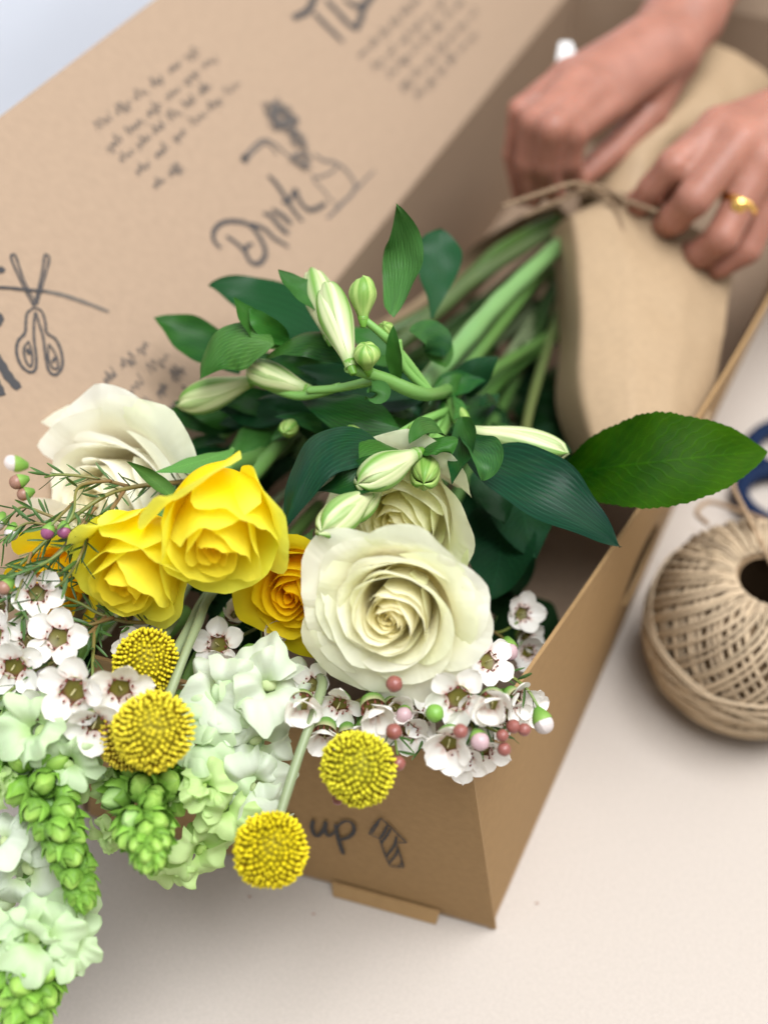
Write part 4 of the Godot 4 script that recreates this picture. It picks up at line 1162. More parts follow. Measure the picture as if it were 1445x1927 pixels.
# ---------------------------------------------------------------- roses
func build_roses() -> void:
	var white := [Color(0.98, 0.89, 0.44), Color(0.985, 0.955, 0.80), Color(0.975, 0.975, 0.86)]
	var green_white := [Color(0.96, 0.89, 0.48), Color(0.965, 0.95, 0.72), Color(0.93, 0.965, 0.72)]
	var cream := [Color(0.97, 0.90, 0.62), Color(0.98, 0.96, 0.86), Color(0.975, 0.975, 0.90)]
	var yellow := [Color(0.98, 0.66, 0.003), Color(1.0, 0.83, 0.006), Color(0.95, 0.96, 0.15)]
	var amber := [Color(0.92, 0.50, 0.004), Color(0.95, 0.64, 0.006), Color(0.92, 0.78, 0.03)]
	rose("white_rose", "large open creamy white rose hanging over the box's front corner", "roses", Vector3(0.0016, 0.185, -0.2703), 0.0276, Vector3(-0.2609, 0.4278, 0.8654), 0.6, white, 42, 0.95, 11, [Vector3(0.0176, 0.135, -0.3421), Vector3(0.0465, 0.11, -0.433), Vector3(0.0852, 0.08, -0.5519), Vector3(0.1125, 0.095, -0.6248)], false, {"high": 0.20, "flank": 0.12, "ruf": 0.04, "tip": 0.015, "ring": 5})
	rose("white_rose", "pale greenish white rose tucked behind the largest white rose", "roses", Vector3(0.0033, 0.168, -0.3319), 0.0315, Vector3(-0.3634, 0.274, 0.8904), 2.0, green_white, 24, 0.8, 14, [Vector3(0.0352, 0.12, -0.4227), Vector3(0.079, 0.08, -0.5519), Vector3(0.1132, 0.09, -0.6264)])
	rose("white_rose", "white rose at the back left in front of the lid", "roses", Vector3(-0.122, 0.158, -0.3532), 0.0400, Vector3(-0.4198, 0.5761, 0.7013), 4.1, cream, 30, 0.7, 18, [Vector3(-0.0843, 0.115, -0.4353), Vector3(-0.0209, 0.09, -0.499), Vector3(0.0552, 0.085, -0.5701), Vector3(0.1117, 0.09, -0.6433)], true, {"flank": 0.2, "ring": 3})
	rose("white_rose", "half hidden creamy rose below the left yellow rose", "roses", Vector3(-0.1301, 0.135, -0.3288), 0.031, Vector3(-0.3644, 0.3251, 0.8726), 1.2, cream, 18, 0.9, 19, [Vector3(-0.094, 0.1, -0.389), Vector3(-0.0208, 0.08, -0.4844), Vector3(0.1097, 0.08, -0.6463)])
	rose("yellow_rose", "tallest bright yellow rose with greenish petal edges, in the middle", "roses", Vector3(-0.0608, 0.2, -0.291), 0.0268, Vector3(0.0301, 0.0136, 0.9995), 0.2, yellow, 18, 0.5, 23, [Vector3(-0.0528, 0.15, -0.3918), Vector3(-0.0425, 0.12, -0.4414), Vector3(0.0233, 0.09, -0.5396), Vector3(0.1103, 0.09, -0.6461)], false, {"ruf": 0.05, "flank": 0.26, "high": 0.26, "deep": 1.3})
	rose("yellow_rose", "golden yellow rose left of the tallest yellow rose", "roses", Vector3(-0.0961, 0.18, -0.2902), 0.0255, Vector3(-0.3016, -0.0094, 0.9534), 3.3, yellow, 18, 0.55, 29, [Vector3(-0.0892, 0.13, -0.3781), Vector3(-0.0336, 0.1, -0.4629), Vector3(0.0397, 0.08, -0.5665), Vector3(0.1081, 0.09, -0.6404)], false, {"ruf": 0.05, "flank": 0.26, "high": 0.24, "deep": 1.2})
	rose("yellow_rose", "deep amber yellow rose squeezed beside the largest white rose", "roses", Vector3(-0.0362, 0.165, -0.296), 0.0235, Vector3(-0.224, 0.3488, 0.91), 5.0, amber, 20, 0.6, 31, [Vector3(-0.0247, 0.12, -0.371), Vector3(0.0217, 0.09, -0.4737), Vector3(0.1086, 0.08, -0.635)])
	rose("yellow_rose", "yellow rose at the left edge behind waxflower sprigs", "roses", Vector3(-0.1357, 0.15, -0.3095), 0.0225, Vector3(-0.3534, 0.2317, 0.9063), 1.9, amber, 15, 0.7, 37, [Vector3(-0.1066, 0.1, -0.389), Vector3(-0.021, 0.08, -0.4929), Vector3(0.1058, 0.08, -0.6406)])

# ---------------------------------------------------------------- alstroemeria
func build_alstroemeria() -> void:
	rng.seed = 3
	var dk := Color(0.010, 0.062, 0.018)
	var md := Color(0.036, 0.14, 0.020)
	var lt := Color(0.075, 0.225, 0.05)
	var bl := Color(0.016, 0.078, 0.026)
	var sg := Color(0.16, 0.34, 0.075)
	var a := thing("alstroemeria", "alstroemeria stem with pale striped buds and an upright leaf, topmost flower", "flower", Vector3(0.02, 0.18, -0.3964), "alstroemeria stems")
	part("stem", stem_mesh([Vector3(-0.0139, 0.222, -0.3651), Vector3(-0.0005, 0.212, -0.3697), Vector3(0.0196, 0.195, -0.3795), Vector3(0.039, 0.16, -0.4384), Vector3(0.1036, 0.105, -0.6105)], 0.0026, 0.0030, sg, Color(0.06, 0.13, 0.03)), M.stem, a)
	for p in [[Vector3(0.0196, 0.195, -0.3795), Vector3(0.0037, 0.218, -0.3829), Vector3(-0.0081, 0.228, -0.3872)], [Vector3(0.0027, 0.209, -0.3719), Vector3(-0.0047, 0.216, -0.3689), Vector3(-0.0067, 0.222, -0.3651)], [Vector3(-0.0005, 0.212, -0.3697), Vector3(-0.0176, 0.205, -0.372), Vector3(-0.0309, 0.2, -0.3761)], [Vector3(-0.0177, 0.205, -0.3727), Vector3(-0.0356, 0.195, -0.3785), Vector3(-0.0557, 0.19, -0.3942)], [Vector3(0.0196, 0.195, -0.3795), Vector3(0.008, 0.21, -0.3792), Vector3(0.0054, 0.22, -0.3838)]]:
		part("stalk", stem_mesh(p, 0.0020, 0.0016, sg, sg), M.stem, a)
	for q in [[Vector3(-0.0125, 0.222, -0.3644), Vector3(-0.0235, 0.235, -0.4011), 0.0078, 1.0], [Vector3(-0.0218, 0.214, -0.3912), Vector3(-0.0299, 0.226, -0.4236), 0.0078, 1.0], [Vector3(-0.0553, 0.186, -0.3989), Vector3(-0.0894, 0.176, -0.394), 0.0082, 0.85], [Vector3(-0.0301, 0.197, -0.3795), Vector3(-0.0583, 0.196, -0.3958), 0.0070, 0.8]]:
		tepal_bud(a, q[0], q[1], q[2] * 0.86, q[3], 100 + int(q[2] * 1e5) + a.get_child_count())
	for q in [[Vector3(-0.0083, 0.228, -0.3865), Vector3(-0.0085, 0.24, -0.3989), 0.0056], [Vector3(-0.0063, 0.22, -0.3658), Vector3(-0.007, 0.232, -0.3664), 0.0052], [Vector3(-0.0149, 0.185, -0.3748), Vector3(-0.0107, 0.19, -0.3513), 0.0050]]:
		green_bud(a, q[0], q[1], q[2], 140 + a.get_child_count())
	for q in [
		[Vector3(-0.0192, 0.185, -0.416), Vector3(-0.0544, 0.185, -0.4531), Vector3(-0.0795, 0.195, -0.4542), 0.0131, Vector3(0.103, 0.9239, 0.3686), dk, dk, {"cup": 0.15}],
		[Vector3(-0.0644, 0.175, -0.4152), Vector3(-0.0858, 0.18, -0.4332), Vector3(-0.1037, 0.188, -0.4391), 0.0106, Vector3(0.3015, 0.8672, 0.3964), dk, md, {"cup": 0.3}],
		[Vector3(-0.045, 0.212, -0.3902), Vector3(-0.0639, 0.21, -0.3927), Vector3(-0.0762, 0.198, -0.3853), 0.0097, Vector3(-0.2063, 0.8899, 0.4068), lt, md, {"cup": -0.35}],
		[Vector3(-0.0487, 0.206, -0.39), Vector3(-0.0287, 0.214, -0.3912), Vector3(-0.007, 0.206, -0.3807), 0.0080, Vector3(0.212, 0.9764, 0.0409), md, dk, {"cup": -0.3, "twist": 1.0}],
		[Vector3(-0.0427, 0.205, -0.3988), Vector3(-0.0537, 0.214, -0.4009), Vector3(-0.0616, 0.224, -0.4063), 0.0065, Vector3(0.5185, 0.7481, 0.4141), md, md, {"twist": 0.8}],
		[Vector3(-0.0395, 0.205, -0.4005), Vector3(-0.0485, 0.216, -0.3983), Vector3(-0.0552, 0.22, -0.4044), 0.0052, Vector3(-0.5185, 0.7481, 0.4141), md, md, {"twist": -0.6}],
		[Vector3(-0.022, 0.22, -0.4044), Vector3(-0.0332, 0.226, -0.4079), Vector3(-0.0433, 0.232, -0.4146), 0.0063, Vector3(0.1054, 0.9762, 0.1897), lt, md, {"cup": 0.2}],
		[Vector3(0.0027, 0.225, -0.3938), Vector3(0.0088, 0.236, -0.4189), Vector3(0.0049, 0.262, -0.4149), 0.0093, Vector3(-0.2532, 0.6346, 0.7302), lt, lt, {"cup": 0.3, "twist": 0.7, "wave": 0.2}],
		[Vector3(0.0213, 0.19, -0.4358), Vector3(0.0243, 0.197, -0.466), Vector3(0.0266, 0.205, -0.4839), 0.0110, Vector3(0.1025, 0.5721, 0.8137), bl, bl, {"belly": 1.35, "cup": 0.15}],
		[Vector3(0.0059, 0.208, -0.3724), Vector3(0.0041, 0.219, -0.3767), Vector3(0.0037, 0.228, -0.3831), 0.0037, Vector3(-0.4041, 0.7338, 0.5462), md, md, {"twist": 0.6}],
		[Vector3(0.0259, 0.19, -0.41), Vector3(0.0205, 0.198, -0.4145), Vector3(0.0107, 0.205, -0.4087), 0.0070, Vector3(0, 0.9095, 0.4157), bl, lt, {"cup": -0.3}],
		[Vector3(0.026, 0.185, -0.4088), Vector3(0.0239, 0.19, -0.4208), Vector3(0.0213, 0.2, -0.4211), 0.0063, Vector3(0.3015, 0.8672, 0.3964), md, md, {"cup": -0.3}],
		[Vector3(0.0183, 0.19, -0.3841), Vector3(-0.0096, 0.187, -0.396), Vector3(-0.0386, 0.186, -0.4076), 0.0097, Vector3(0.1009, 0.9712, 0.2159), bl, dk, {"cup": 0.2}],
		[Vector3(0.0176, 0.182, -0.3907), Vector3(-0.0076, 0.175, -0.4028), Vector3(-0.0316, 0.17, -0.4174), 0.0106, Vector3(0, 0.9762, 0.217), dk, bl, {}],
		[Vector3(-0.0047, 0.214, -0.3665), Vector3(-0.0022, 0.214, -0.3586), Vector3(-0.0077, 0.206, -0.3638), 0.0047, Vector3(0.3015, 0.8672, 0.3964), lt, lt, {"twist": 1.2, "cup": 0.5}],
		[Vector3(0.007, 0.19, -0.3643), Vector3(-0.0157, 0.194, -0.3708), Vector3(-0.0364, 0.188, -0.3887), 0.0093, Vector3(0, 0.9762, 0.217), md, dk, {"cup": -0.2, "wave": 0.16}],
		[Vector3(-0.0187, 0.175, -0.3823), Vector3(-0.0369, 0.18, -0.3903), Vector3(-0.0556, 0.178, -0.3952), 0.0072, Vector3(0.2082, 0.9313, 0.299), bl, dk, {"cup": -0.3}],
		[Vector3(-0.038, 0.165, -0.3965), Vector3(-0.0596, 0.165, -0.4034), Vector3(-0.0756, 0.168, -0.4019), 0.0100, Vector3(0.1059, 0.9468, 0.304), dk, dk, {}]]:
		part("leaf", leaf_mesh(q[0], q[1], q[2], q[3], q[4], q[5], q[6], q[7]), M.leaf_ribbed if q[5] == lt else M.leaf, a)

	var f0: Vector3 = Vector3(-0.0709, 0.15, -0.4092)
	var f1: Vector3 = Vector3(0.009, 0.172, -0.4279)
	for k in 26:
		var c: Vector3 = f0.lerp(f1, rng.randf()) + Vector3(rng.randf_range(-0.012, 0.012), rng.randf_range(-0.02, 0.006), rng.randf_range(-0.016, 0.022))
		var d := Vector3(-0.75, rng.randf_range(-0.1, 0.35), rng.randf_range(-0.5, 0.9)).normalized() * rng.randf_range(0.026, 0.046)
		part("leaf", leaf_mesh(c, c + d * 0.5 + Vector3(0, 0.004, 0), c + d, rng.randf_range(0.0045, 0.0080), Vector3(rng.randfn() * 0.35, 1.0, 0.5 + rng.randfn() * 0.3).normalized(), [dk, md, bl][k % 3], [md, dk, lt][(k / 3) % 3], {"twist": rng.randf_range(-0.9, 0.9), "cup": rng.randf_range(-0.35, 0.4), "wave": 0.14}), M.leaf_ribbed if k % 4 == 0 else M.leaf, a)

	var b := thing("alstroemeria", "alstroemeria stem with striped buds and the broad dark leaf pointing right", "flower", Vector3(0.0294, 0.17, -0.3911), "alstroemeria stems")
	part("stem", stem_mesh([Vector3(0.0167, 0.185, -0.3558), Vector3(0.0262, 0.18, -0.377), Vector3(0.0302, 0.172, -0.4026), Vector3(0.0514, 0.14, -0.458), Vector3(0.1024, 0.085, -0.5602)], 0.0022, 0.0030, sg, Color(0.06, 0.13, 0.03)), M.stem, b)
	for p in [[Vector3(0.029, 0.178, -0.3891), Vector3(0.017, 0.188, -0.3716), Vector3(0.0063, 0.194, -0.3572)], [Vector3(0.0287, 0.178, -0.3942), Vector3(0.0307, 0.186, -0.3721), Vector3(0.0387, 0.186, -0.3657)], [Vector3(0.0125, 0.188, -0.3658), Vector3(0.0038, 0.184, -0.3568), Vector3(-0.0048, 0.182, -0.3497)], [Vector3(0.0063, 0.192, -0.3593), Vector3(0.0016, 0.185, -0.3467), Vector3(-0.0063, 0.186, -0.331)], [Vector3(0.0242, 0.18, -0.3835), Vector3(0.0198, 0.178, -0.3694), Vector3(0.017, 0.178, -0.3599)]]:
		part("stalk", stem_mesh(p, 0.0020, 0.0016, sg, sg), M.stem, b)
	for q in [[Vector3(0.0327, 0.186, -0.3679), Vector3(0.0746, 0.184, -0.3562), 0.0072, 1.0], [Vector3(0.0129, 0.2, -0.3398), Vector3(-0.01, 0.206, -0.3167), 0.0082, 1.0], [Vector3(-0.0049, 0.198, -0.3208), Vector3(-0.0233, 0.205, -0.2934), 0.0078, 0.9], [Vector3(-0.0005, 0.19, -0.3343), Vector3(-0.0162, 0.197, -0.3054), 0.0070, 0.8]]:
		tepal_bud(b, q[0], q[1], q[2] * 0.88, q[3], 200 + b.get_child_count())
	for q in [[Vector3(0.0176, 0.188, -0.3527), Vector3(0.0151, 0.196, -0.3264), 0.0060], [Vector3(0.0166, 0.19, -0.3583), Vector3(0.01, 0.198, -0.353), 0.0045], [Vector3(0.0144, 0.19, -0.3553), Vector3(0.0095, 0.197, -0.347), 0.0040]]:
		green_bud(b, q[0], q[1], q[2], 240 + b.get_child_count())
	for q in [
		[Vector3(0.0329, 0.178, -0.363), Vector3(0.063, 0.186, -0.3324), Vector3(0.0936, 0.166, -0.3209), 0.0152, Vector3(0.1541, 0.9539, 0.2574), Color(0.012, 0.062, 0.022), Color(0.008, 0.040, 0.026), {"cup": 0.25, "belly": 0.9}],
		[Vector3(0.0005, 0.198, -0.3424), Vector3(-0.0223, 0.212, -0.328), Vector3(-0.0368, 0.196, -0.3037), 0.0105, Vector3(-0.3042, 0.907, 0.2912), bl, Color(0.010, 0.052, 0.03), {"cup": -0.3, "wave": 0.15}],
		[Vector3(0.0046, 0.2, -0.336), Vector3(-0.0085, 0.204, -0.3206), Vector3(-0.0256, 0.198, -0.3208), 0.0080, Vector3(0.1054, 0.9762, 0.1897), md, dk, {"cup": 0.4, "twist": 0.6}],
		[Vector3(0.0078, 0.198, -0.3424), Vector3(-0.0046, 0.206, -0.3342), Vector3(-0.0145, 0.206, -0.327), 0.0065, Vector3(0.2074, 0.9603, 0.1866), md, md, {"cup": -0.4}],
		[Vector3(0.0318, 0.19, -0.371), Vector3(0.031, 0.198, -0.3424), Vector3(0.0256, 0.2, -0.3225), 0.0065, Vector3(-0.5185, 0.7481, 0.4141), md, dk, {"twist": 0.8}],
		[Vector3(0.0317, 0.19, -0.3599), Vector3(0.0389, 0.2, -0.3374), Vector3(0.0373, 0.195, -0.3294), 0.0077, Vector3(0.1059, 0.9468, 0.304), bl, lt, {"cup": 0.5}],
		[Vector3(0.0121, 0.194, -0.3511), Vector3(0.022, 0.205, -0.3411), Vector3(0.026, 0.203, -0.3358), 0.0065, Vector3(0, 0.9943, 0.1068), md, md, {"cup": -0.4}],
		[Vector3(0.0251, 0.192, -0.3578), Vector3(0.016, 0.205, -0.3471), Vector3(0.0096, 0.207, -0.3375), 0.0056, Vector3(0, 0.9816, 0.1907), lt, md, {"cup": 0.4}],
		[Vector3(0.0182, 0.168, -0.4019), Vector3(0.0347, 0.165, -0.4017), Vector3(0.0524, 0.162, -0.4175), 0.0100, Vector3(0, 0.9453, 0.3262), md, bl, {"cup": 0.2}],
		[Vector3(0.0215, 0.175, -0.401), Vector3(0.0319, 0.178, -0.4046), Vector3(0.0451, 0.176, -0.4104), 0.0068, Vector3(0, 0.9762, 0.217), md, dk, {"cup": 0.3}],
		[Vector3(0.0292, 0.18, -0.3971), Vector3(0.0311, 0.186, -0.3819), Vector3(0.0282, 0.19, -0.3694), 0.0037, Vector3(0.5051, 0.7977, 0.3295), lt, md, {"twist": 0.8}],
		[Vector3(0.041, 0.155, -0.3767), Vector3(0.0465, 0.15, -0.3655), Vector3(0.0517, 0.145, -0.353), 0.0106, Vector3(0.3042, 0.907, 0.2912), bl, bl, {}],
		[Vector3(0.0563, 0.15, -0.3918), Vector3(0.0699, 0.155, -0.39), Vector3(0.0832, 0.152, -0.3898), 0.0075, Vector3(0.1009, 0.9712, 0.2159), bl, bl, {}],
		[Vector3(-0.0144, 0.16, -0.3782), Vector3(0.0041, 0.16, -0.4019), Vector3(0.0184, 0.16, -0.4019), 0.0106, Vector3(0, 0.9762, 0.217), dk, dk, {}]]:
		part("leaf", leaf_mesh(q[0], q[1], q[2], q[3], q[4], q[5], q[6], q[7]), M.leaf, b)

	var g0: Vector3 = Vector3(-0.0188, 0.165, -0.3764)
	var g1: Vector3 = Vector3(0.0498, 0.16, -0.4125)
	for k in 24:
		var c: Vector3 = g0.lerp(g1, rng.randf()) + Vector3(rng.randf_range(-0.01, 0.01), rng.randf_range(-0.02, 0.010), rng.randf_range(-0.014, 0.014))
		var d := Vector3(rng.randf_range(-0.9, 0.6), rng.randf_range(0.0, 0.5), rng.randf_range(-0.3, 0.9)).normalized() * rng.randf_range(0.020, 0.036)
		part("leaf", leaf_mesh(c, c + d * 0.5 + Vector3(0, 0.004, 0), c + d, rng.randf_range(0.0035, 0.0066), Vector3(rng.randfn() * 0.35, 1.0, 0.5 + rng.randfn() * 0.3).normalized(), [md, dk, lt][k % 3], [dk, md, bl][(k / 3) % 3], {"twist": rng.randf_range(-1.0, 1.0), "cup": rng.randf_range(-0.4, 0.5), "wave": 0.16}), M.leaf_ribbed if k % 4 == 0 else M.leaf, b)
	for q in [[Vector3(0.0282, 0.175, -0.3958), Vector3(0.0344, 0.188, -0.3684), 0.0034], [Vector3(-0.0184, 0.178, -0.3742), Vector3(-0.0149, 0.186, -0.377), 0.0036], [Vector3(-0.0373, 0.172, -0.3889), Vector3(-0.0418, 0.178, -0.3742), 0.0040], [Vector3(0.0027, 0.21, -0.3961), Vector3(-0.0001, 0.222, -0.3914), 0.0034]]:
		green_bud(b, q[0], q[1], q[2], 280 + b.get_child_count())

# ---------------------------------------------------------------- dark foliage and bare stems in the box
func build_foliage() -> void:
	rng.seed = 44
	var t := thing("leafy_branch", "leafy branch with one broad saw-edged leaf reaching over the box's side", "branch", Vector3(0.0789, 0.15, -0.3798))
	part("leaf", leaf_mesh(Vector3(0.0764, 0.152, -0.3758), Vector3(0.114, 0.178, -0.3574), Vector3(0.1629, 0.168, -0.3736), 0.0205, Vector3(0.0503, 0.8785, 0.4751), Color(0.005, 0.030, 0.003), Color(0.028, 0.085, 0.003), {"belly": 0.95, "tooth": 0.05, "cup": 0.18, "wave": 0.05}), M.rose_leaf, t)
	part("stem", stem_mesh([Vector3(0.0795, 0.152, -0.3771), Vector3(0.0703, 0.145, -0.3834), Vector3(0.0699, 0.12, -0.4414), Vector3(0.1057, 0.09, -0.5838)], 0.0016, 0.003, Color(0.12, 0.06, 0.02), Color(0.1, 0.16, 0.05)), M.stem, t)
	for q in [[Vector3(0.0673, 0.14, -0.3986), Vector3(0.0611, 0.14, -0.3654), Vector3(0.0662, 0.13, -0.3464), 0.016], [Vector3(0.0499, 0.13, -0.3814), Vector3(0.0503, 0.13, -0.3495), Vector3(0.044, 0.12, -0.3309), 0.016]]:
		part("leaf", leaf_mesh(q[0], q[1], q[2], q[3], Vector3(-0.101, 0.9405, 0.3245), Color(0.012, 0.055, 0.02), Color(0.015, 0.06, 0.025), {"tooth": 0.04}), M.rose_leaf, t)
	var stems := [
		["thick pale green bare stem running up to the paper wrap", [Vector3(0.0159, 0.172, -0.4097), Vector3(0.0346, 0.16, -0.4519), Vector3(0.061, 0.145, -0.5109), Vector3(0.1093, 0.12, -0.6048)], 0.0047, Color(0.13, 0.27, 0.085), Color(0.17, 0.32, 0.11)],
		["olive brown stem behind the thick pale green stem", [Vector3(-0.0085, 0.14, -0.458), Vector3(0.0213, 0.135, -0.5039), Vector3(0.0522, 0.125, -0.5566), Vector3(0.1083, 0.11, -0.6307)], 0.0040, Color(0.06, 0.10, 0.03), Color(0.09, 0.13, 0.05)],
		["dark green stem beside the kraft inner wall", [Vector3(-0.0063, 0.12, -0.5073), Vector3(0.0282, 0.12, -0.5346), Vector3(0.0664, 0.12, -0.5889), Vector3(0.1044, 0.115, -0.6288)], 0.0038, Color(0.04, 0.08, 0.018), Color(0.06, 0.12, 0.025)],
		["mid green stem right of the thick pale green stem", [Vector3(0.0337, 0.13, -0.4617), Vector3(0.0566, 0.115, -0.5202), Vector3(0.0858, 0.1, -0.5806), Vector3(0.113, 0.095, -0.6138)], 0.0036, Color(0.05, 0.11, 0.028), Color(0.07, 0.14, 0.035)],
		["green stem nearest the paper's left edge", [Vector3(0.0444, 0.12, -0.4531), Vector3(0.0674, 0.105, -0.5012), Vector3(0.0983, 0.095, -0.5453), Vector3(0.1208, 0.09, -0.5787)], 0.0042, Color(0.07, 0.17, 0.035), Color(0.09, 0.22, 0.05)],
		["thin dull stem lowest beside the paper's left edge", [Vector3(0.0497, 0.085, -0.4668), Vector3(0.0767, 0.075, -0.516), Vector3(0.104, 0.07, -0.5448)], 0.0028, Color(0.05, 0.09, 0.03), Color(0.06, 0.10, 0.04)],
		["green stem running back from behind the tallest yellow rose", [Vector3(-0.0582, 0.172, -0.3489), Vector3(-0.0471, 0.158, -0.3853), Vector3(-0.0267, 0.13, -0.4498), Vector3(0.0231, 0.1, -0.5414)], 0.0036, Color(0.10, 0.21, 0.05), Color(0.04, 0.08, 0.02)],
		["thin green stem behind the back white rose", [Vector3(-0.0902, 0.12, -0.4227), Vector3(-0.0752, 0.125, -0.4323), Vector3(-0.0541, 0.12, -0.461), Vector3(0.0113, 0.09, -0.5443)], 0.0030, Color(0.08, 0.16, 0.035), Color(0.04, 0.08, 0.02)]]
	for s in stems:
		var q := thing("flower_stem", s[0], "stem", s[1][0], "bare stems in the box")
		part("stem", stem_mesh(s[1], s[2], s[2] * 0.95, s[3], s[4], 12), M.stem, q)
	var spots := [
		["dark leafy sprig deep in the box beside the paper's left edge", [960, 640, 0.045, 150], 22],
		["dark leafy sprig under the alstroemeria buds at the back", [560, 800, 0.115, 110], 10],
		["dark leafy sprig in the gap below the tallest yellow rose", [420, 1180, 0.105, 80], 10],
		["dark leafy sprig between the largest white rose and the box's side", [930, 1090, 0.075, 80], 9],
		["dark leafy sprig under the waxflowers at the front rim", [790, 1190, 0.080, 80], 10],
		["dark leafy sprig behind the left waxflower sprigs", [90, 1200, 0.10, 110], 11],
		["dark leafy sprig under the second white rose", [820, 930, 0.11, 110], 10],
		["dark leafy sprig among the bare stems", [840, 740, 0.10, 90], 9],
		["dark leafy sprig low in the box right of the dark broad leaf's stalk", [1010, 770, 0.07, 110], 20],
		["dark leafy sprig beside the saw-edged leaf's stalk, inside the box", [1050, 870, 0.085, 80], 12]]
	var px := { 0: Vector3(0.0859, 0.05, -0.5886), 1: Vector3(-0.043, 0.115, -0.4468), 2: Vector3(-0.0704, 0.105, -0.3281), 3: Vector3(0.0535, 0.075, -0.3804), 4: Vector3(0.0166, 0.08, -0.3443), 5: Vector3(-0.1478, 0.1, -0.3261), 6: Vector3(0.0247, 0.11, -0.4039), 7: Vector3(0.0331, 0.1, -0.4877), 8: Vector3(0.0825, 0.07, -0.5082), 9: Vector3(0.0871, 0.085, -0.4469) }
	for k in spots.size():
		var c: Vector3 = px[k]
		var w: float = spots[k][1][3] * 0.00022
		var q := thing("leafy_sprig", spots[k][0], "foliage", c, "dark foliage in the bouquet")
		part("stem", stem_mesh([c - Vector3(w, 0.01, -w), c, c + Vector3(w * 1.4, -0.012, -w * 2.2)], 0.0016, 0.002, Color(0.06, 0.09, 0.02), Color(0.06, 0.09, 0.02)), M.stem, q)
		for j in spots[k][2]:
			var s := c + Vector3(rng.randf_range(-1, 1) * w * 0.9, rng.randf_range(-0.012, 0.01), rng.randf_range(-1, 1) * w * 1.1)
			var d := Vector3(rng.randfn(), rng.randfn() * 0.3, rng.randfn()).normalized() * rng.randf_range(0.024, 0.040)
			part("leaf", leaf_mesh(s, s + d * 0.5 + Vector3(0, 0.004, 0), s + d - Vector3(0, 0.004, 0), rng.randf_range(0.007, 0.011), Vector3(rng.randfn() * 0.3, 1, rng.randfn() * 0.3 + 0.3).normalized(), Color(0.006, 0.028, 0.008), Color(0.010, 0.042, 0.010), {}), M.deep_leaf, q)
	var le := thing("rose_leaf", "two slim green leaflets above the left yellow rose", "leaf", Vector3(-0.0845, 0.175, -0.3445))
	part("leaf", leaf_mesh(Vector3(-0.0795, 0.188, -0.3248), Vector3(-0.0897, 0.19, -0.3343), Vector3(-0.0991, 0.2, -0.3351), 0.0036, Vector3(0.398, 0.7907, 0.4652), Color(0.09, 0.24, 0.05), Color(0.06, 0.16, 0.03), {"belly": 0.7, "cup": 0.5}), M.rose_leaf, le)
	part("leaf", leaf_mesh(Vector3(-0.0622, 0.178, -0.3646), Vector3(-0.0745, 0.184, -0.3513), Vector3(-0.0914, 0.186, -0.343), 0.0040, Vector3(0, 0.9943, 0.1068), Color(0.09, 0.24, 0.05), Color(0.10, 0.26, 0.06), {"belly": 0.8, "cup": -0.3, "tooth": 0.05}), M.rose_leaf, le)
	part("stalk", stem_mesh([Vector3(-0.08, 0.186, -0.3267), Vector3(-0.075, 0.172, -0.3535), Vector3(-0.0629, 0.174, -0.3687)], 0.0010, 0.0012, Color(0.1, 0.2, 0.05), Color(0.1, 0.2, 0.05)), M.stem, le)

# ---------------------------------------------------------------- billy buttons
func build_craspedia() -> void:
	var y := Color(0.72, 0.60, 0.022)
	craspedia("yellow billy button behind a crossing grey-green stem, highest on the left", Vector3(-0.0883, 0.16, -0.2693), 0.0118, [Vector3(-0.0837, 0.15, -0.2934), Vector3(-0.0672, 0.11, -0.38), Vector3(0.0869, 0.09, -0.5838)], 51, y)
	craspedia("yellow billy button in front of another, in the left half", Vector3(-0.0803, 0.166, -0.2353), 0.0133, [Vector3(-0.0782, 0.16, -0.2541), Vector3(-0.0714, 0.16, -0.2857), Vector3(-0.0677, 0.135, -0.3303), Vector3(-0.0322, 0.1, -0.4245), Vector3(0.088, 0.08, -0.5867)], 52, Color(0.76, 0.65, 0.035))
	craspedia("yellow billy button mostly hidden behind the one in front", Vector3(-0.0913, 0.15, -0.2436), 0.0122, [Vector3(-0.0833, 0.155, -0.2623), Vector3(-0.0763, 0.158, -0.2822), Vector3(-0.0697, 0.13, -0.3345), Vector3(-0.0319, 0.1, -0.4171), Vector3(0.0876, 0.08, -0.5815)], 53, Color(0.70, 0.56, 0.05))
	craspedia("greenish yellow billy button below the waxflowers at the box's front", Vector3(-0.0089, 0.1546, -0.2271), 0.0127, [Vector3(-0.0066, 0.128, -0.2565), Vector3(-0.0005, 0.115, -0.285), Vector3(0.0161, 0.1, -0.3409), Vector3(0.0854, 0.085, -0.5602)], 54, Color(0.68, 0.63, 0.03))
	craspedia("lowest yellow billy button hanging over the printed word", Vector3(-0.0393, 0.1395, -0.2037), 0.0127, [Vector3(-0.0365, 0.1422, -0.2168), Vector3(-0.0311, 0.148, -0.2348), Vector3(-0.0234, 0.15, -0.2634), Vector3(-0.0165, 0.12, -0.3251), Vector3(0.0853, 0.09, -0.5637)], 55, Color(0.76, 0.63, 0.012))

# ---------------------------------------------------------------- waxflowers
func wax_sprig(label: String, base: Vector3, stems: Array, flowers: Array, buds: Array, seed_: int) -> void:
	var t := thing("waxflower_sprig", label, "flower", base, "waxflower sprigs")
	var k := 0
	for s in stems:
		wax_stem(t, s[0], s[1], s[2], seed_ + k)
		k += 1
	rng.seed = seed_ + 500
	for f in flowers:
		wax_flower(t, f[0], f[1], f[2], rng.randf() * 6.0)
	for q in buds:
		wax_bud(t, q[0], q[1], q[2], q[3], q[4])

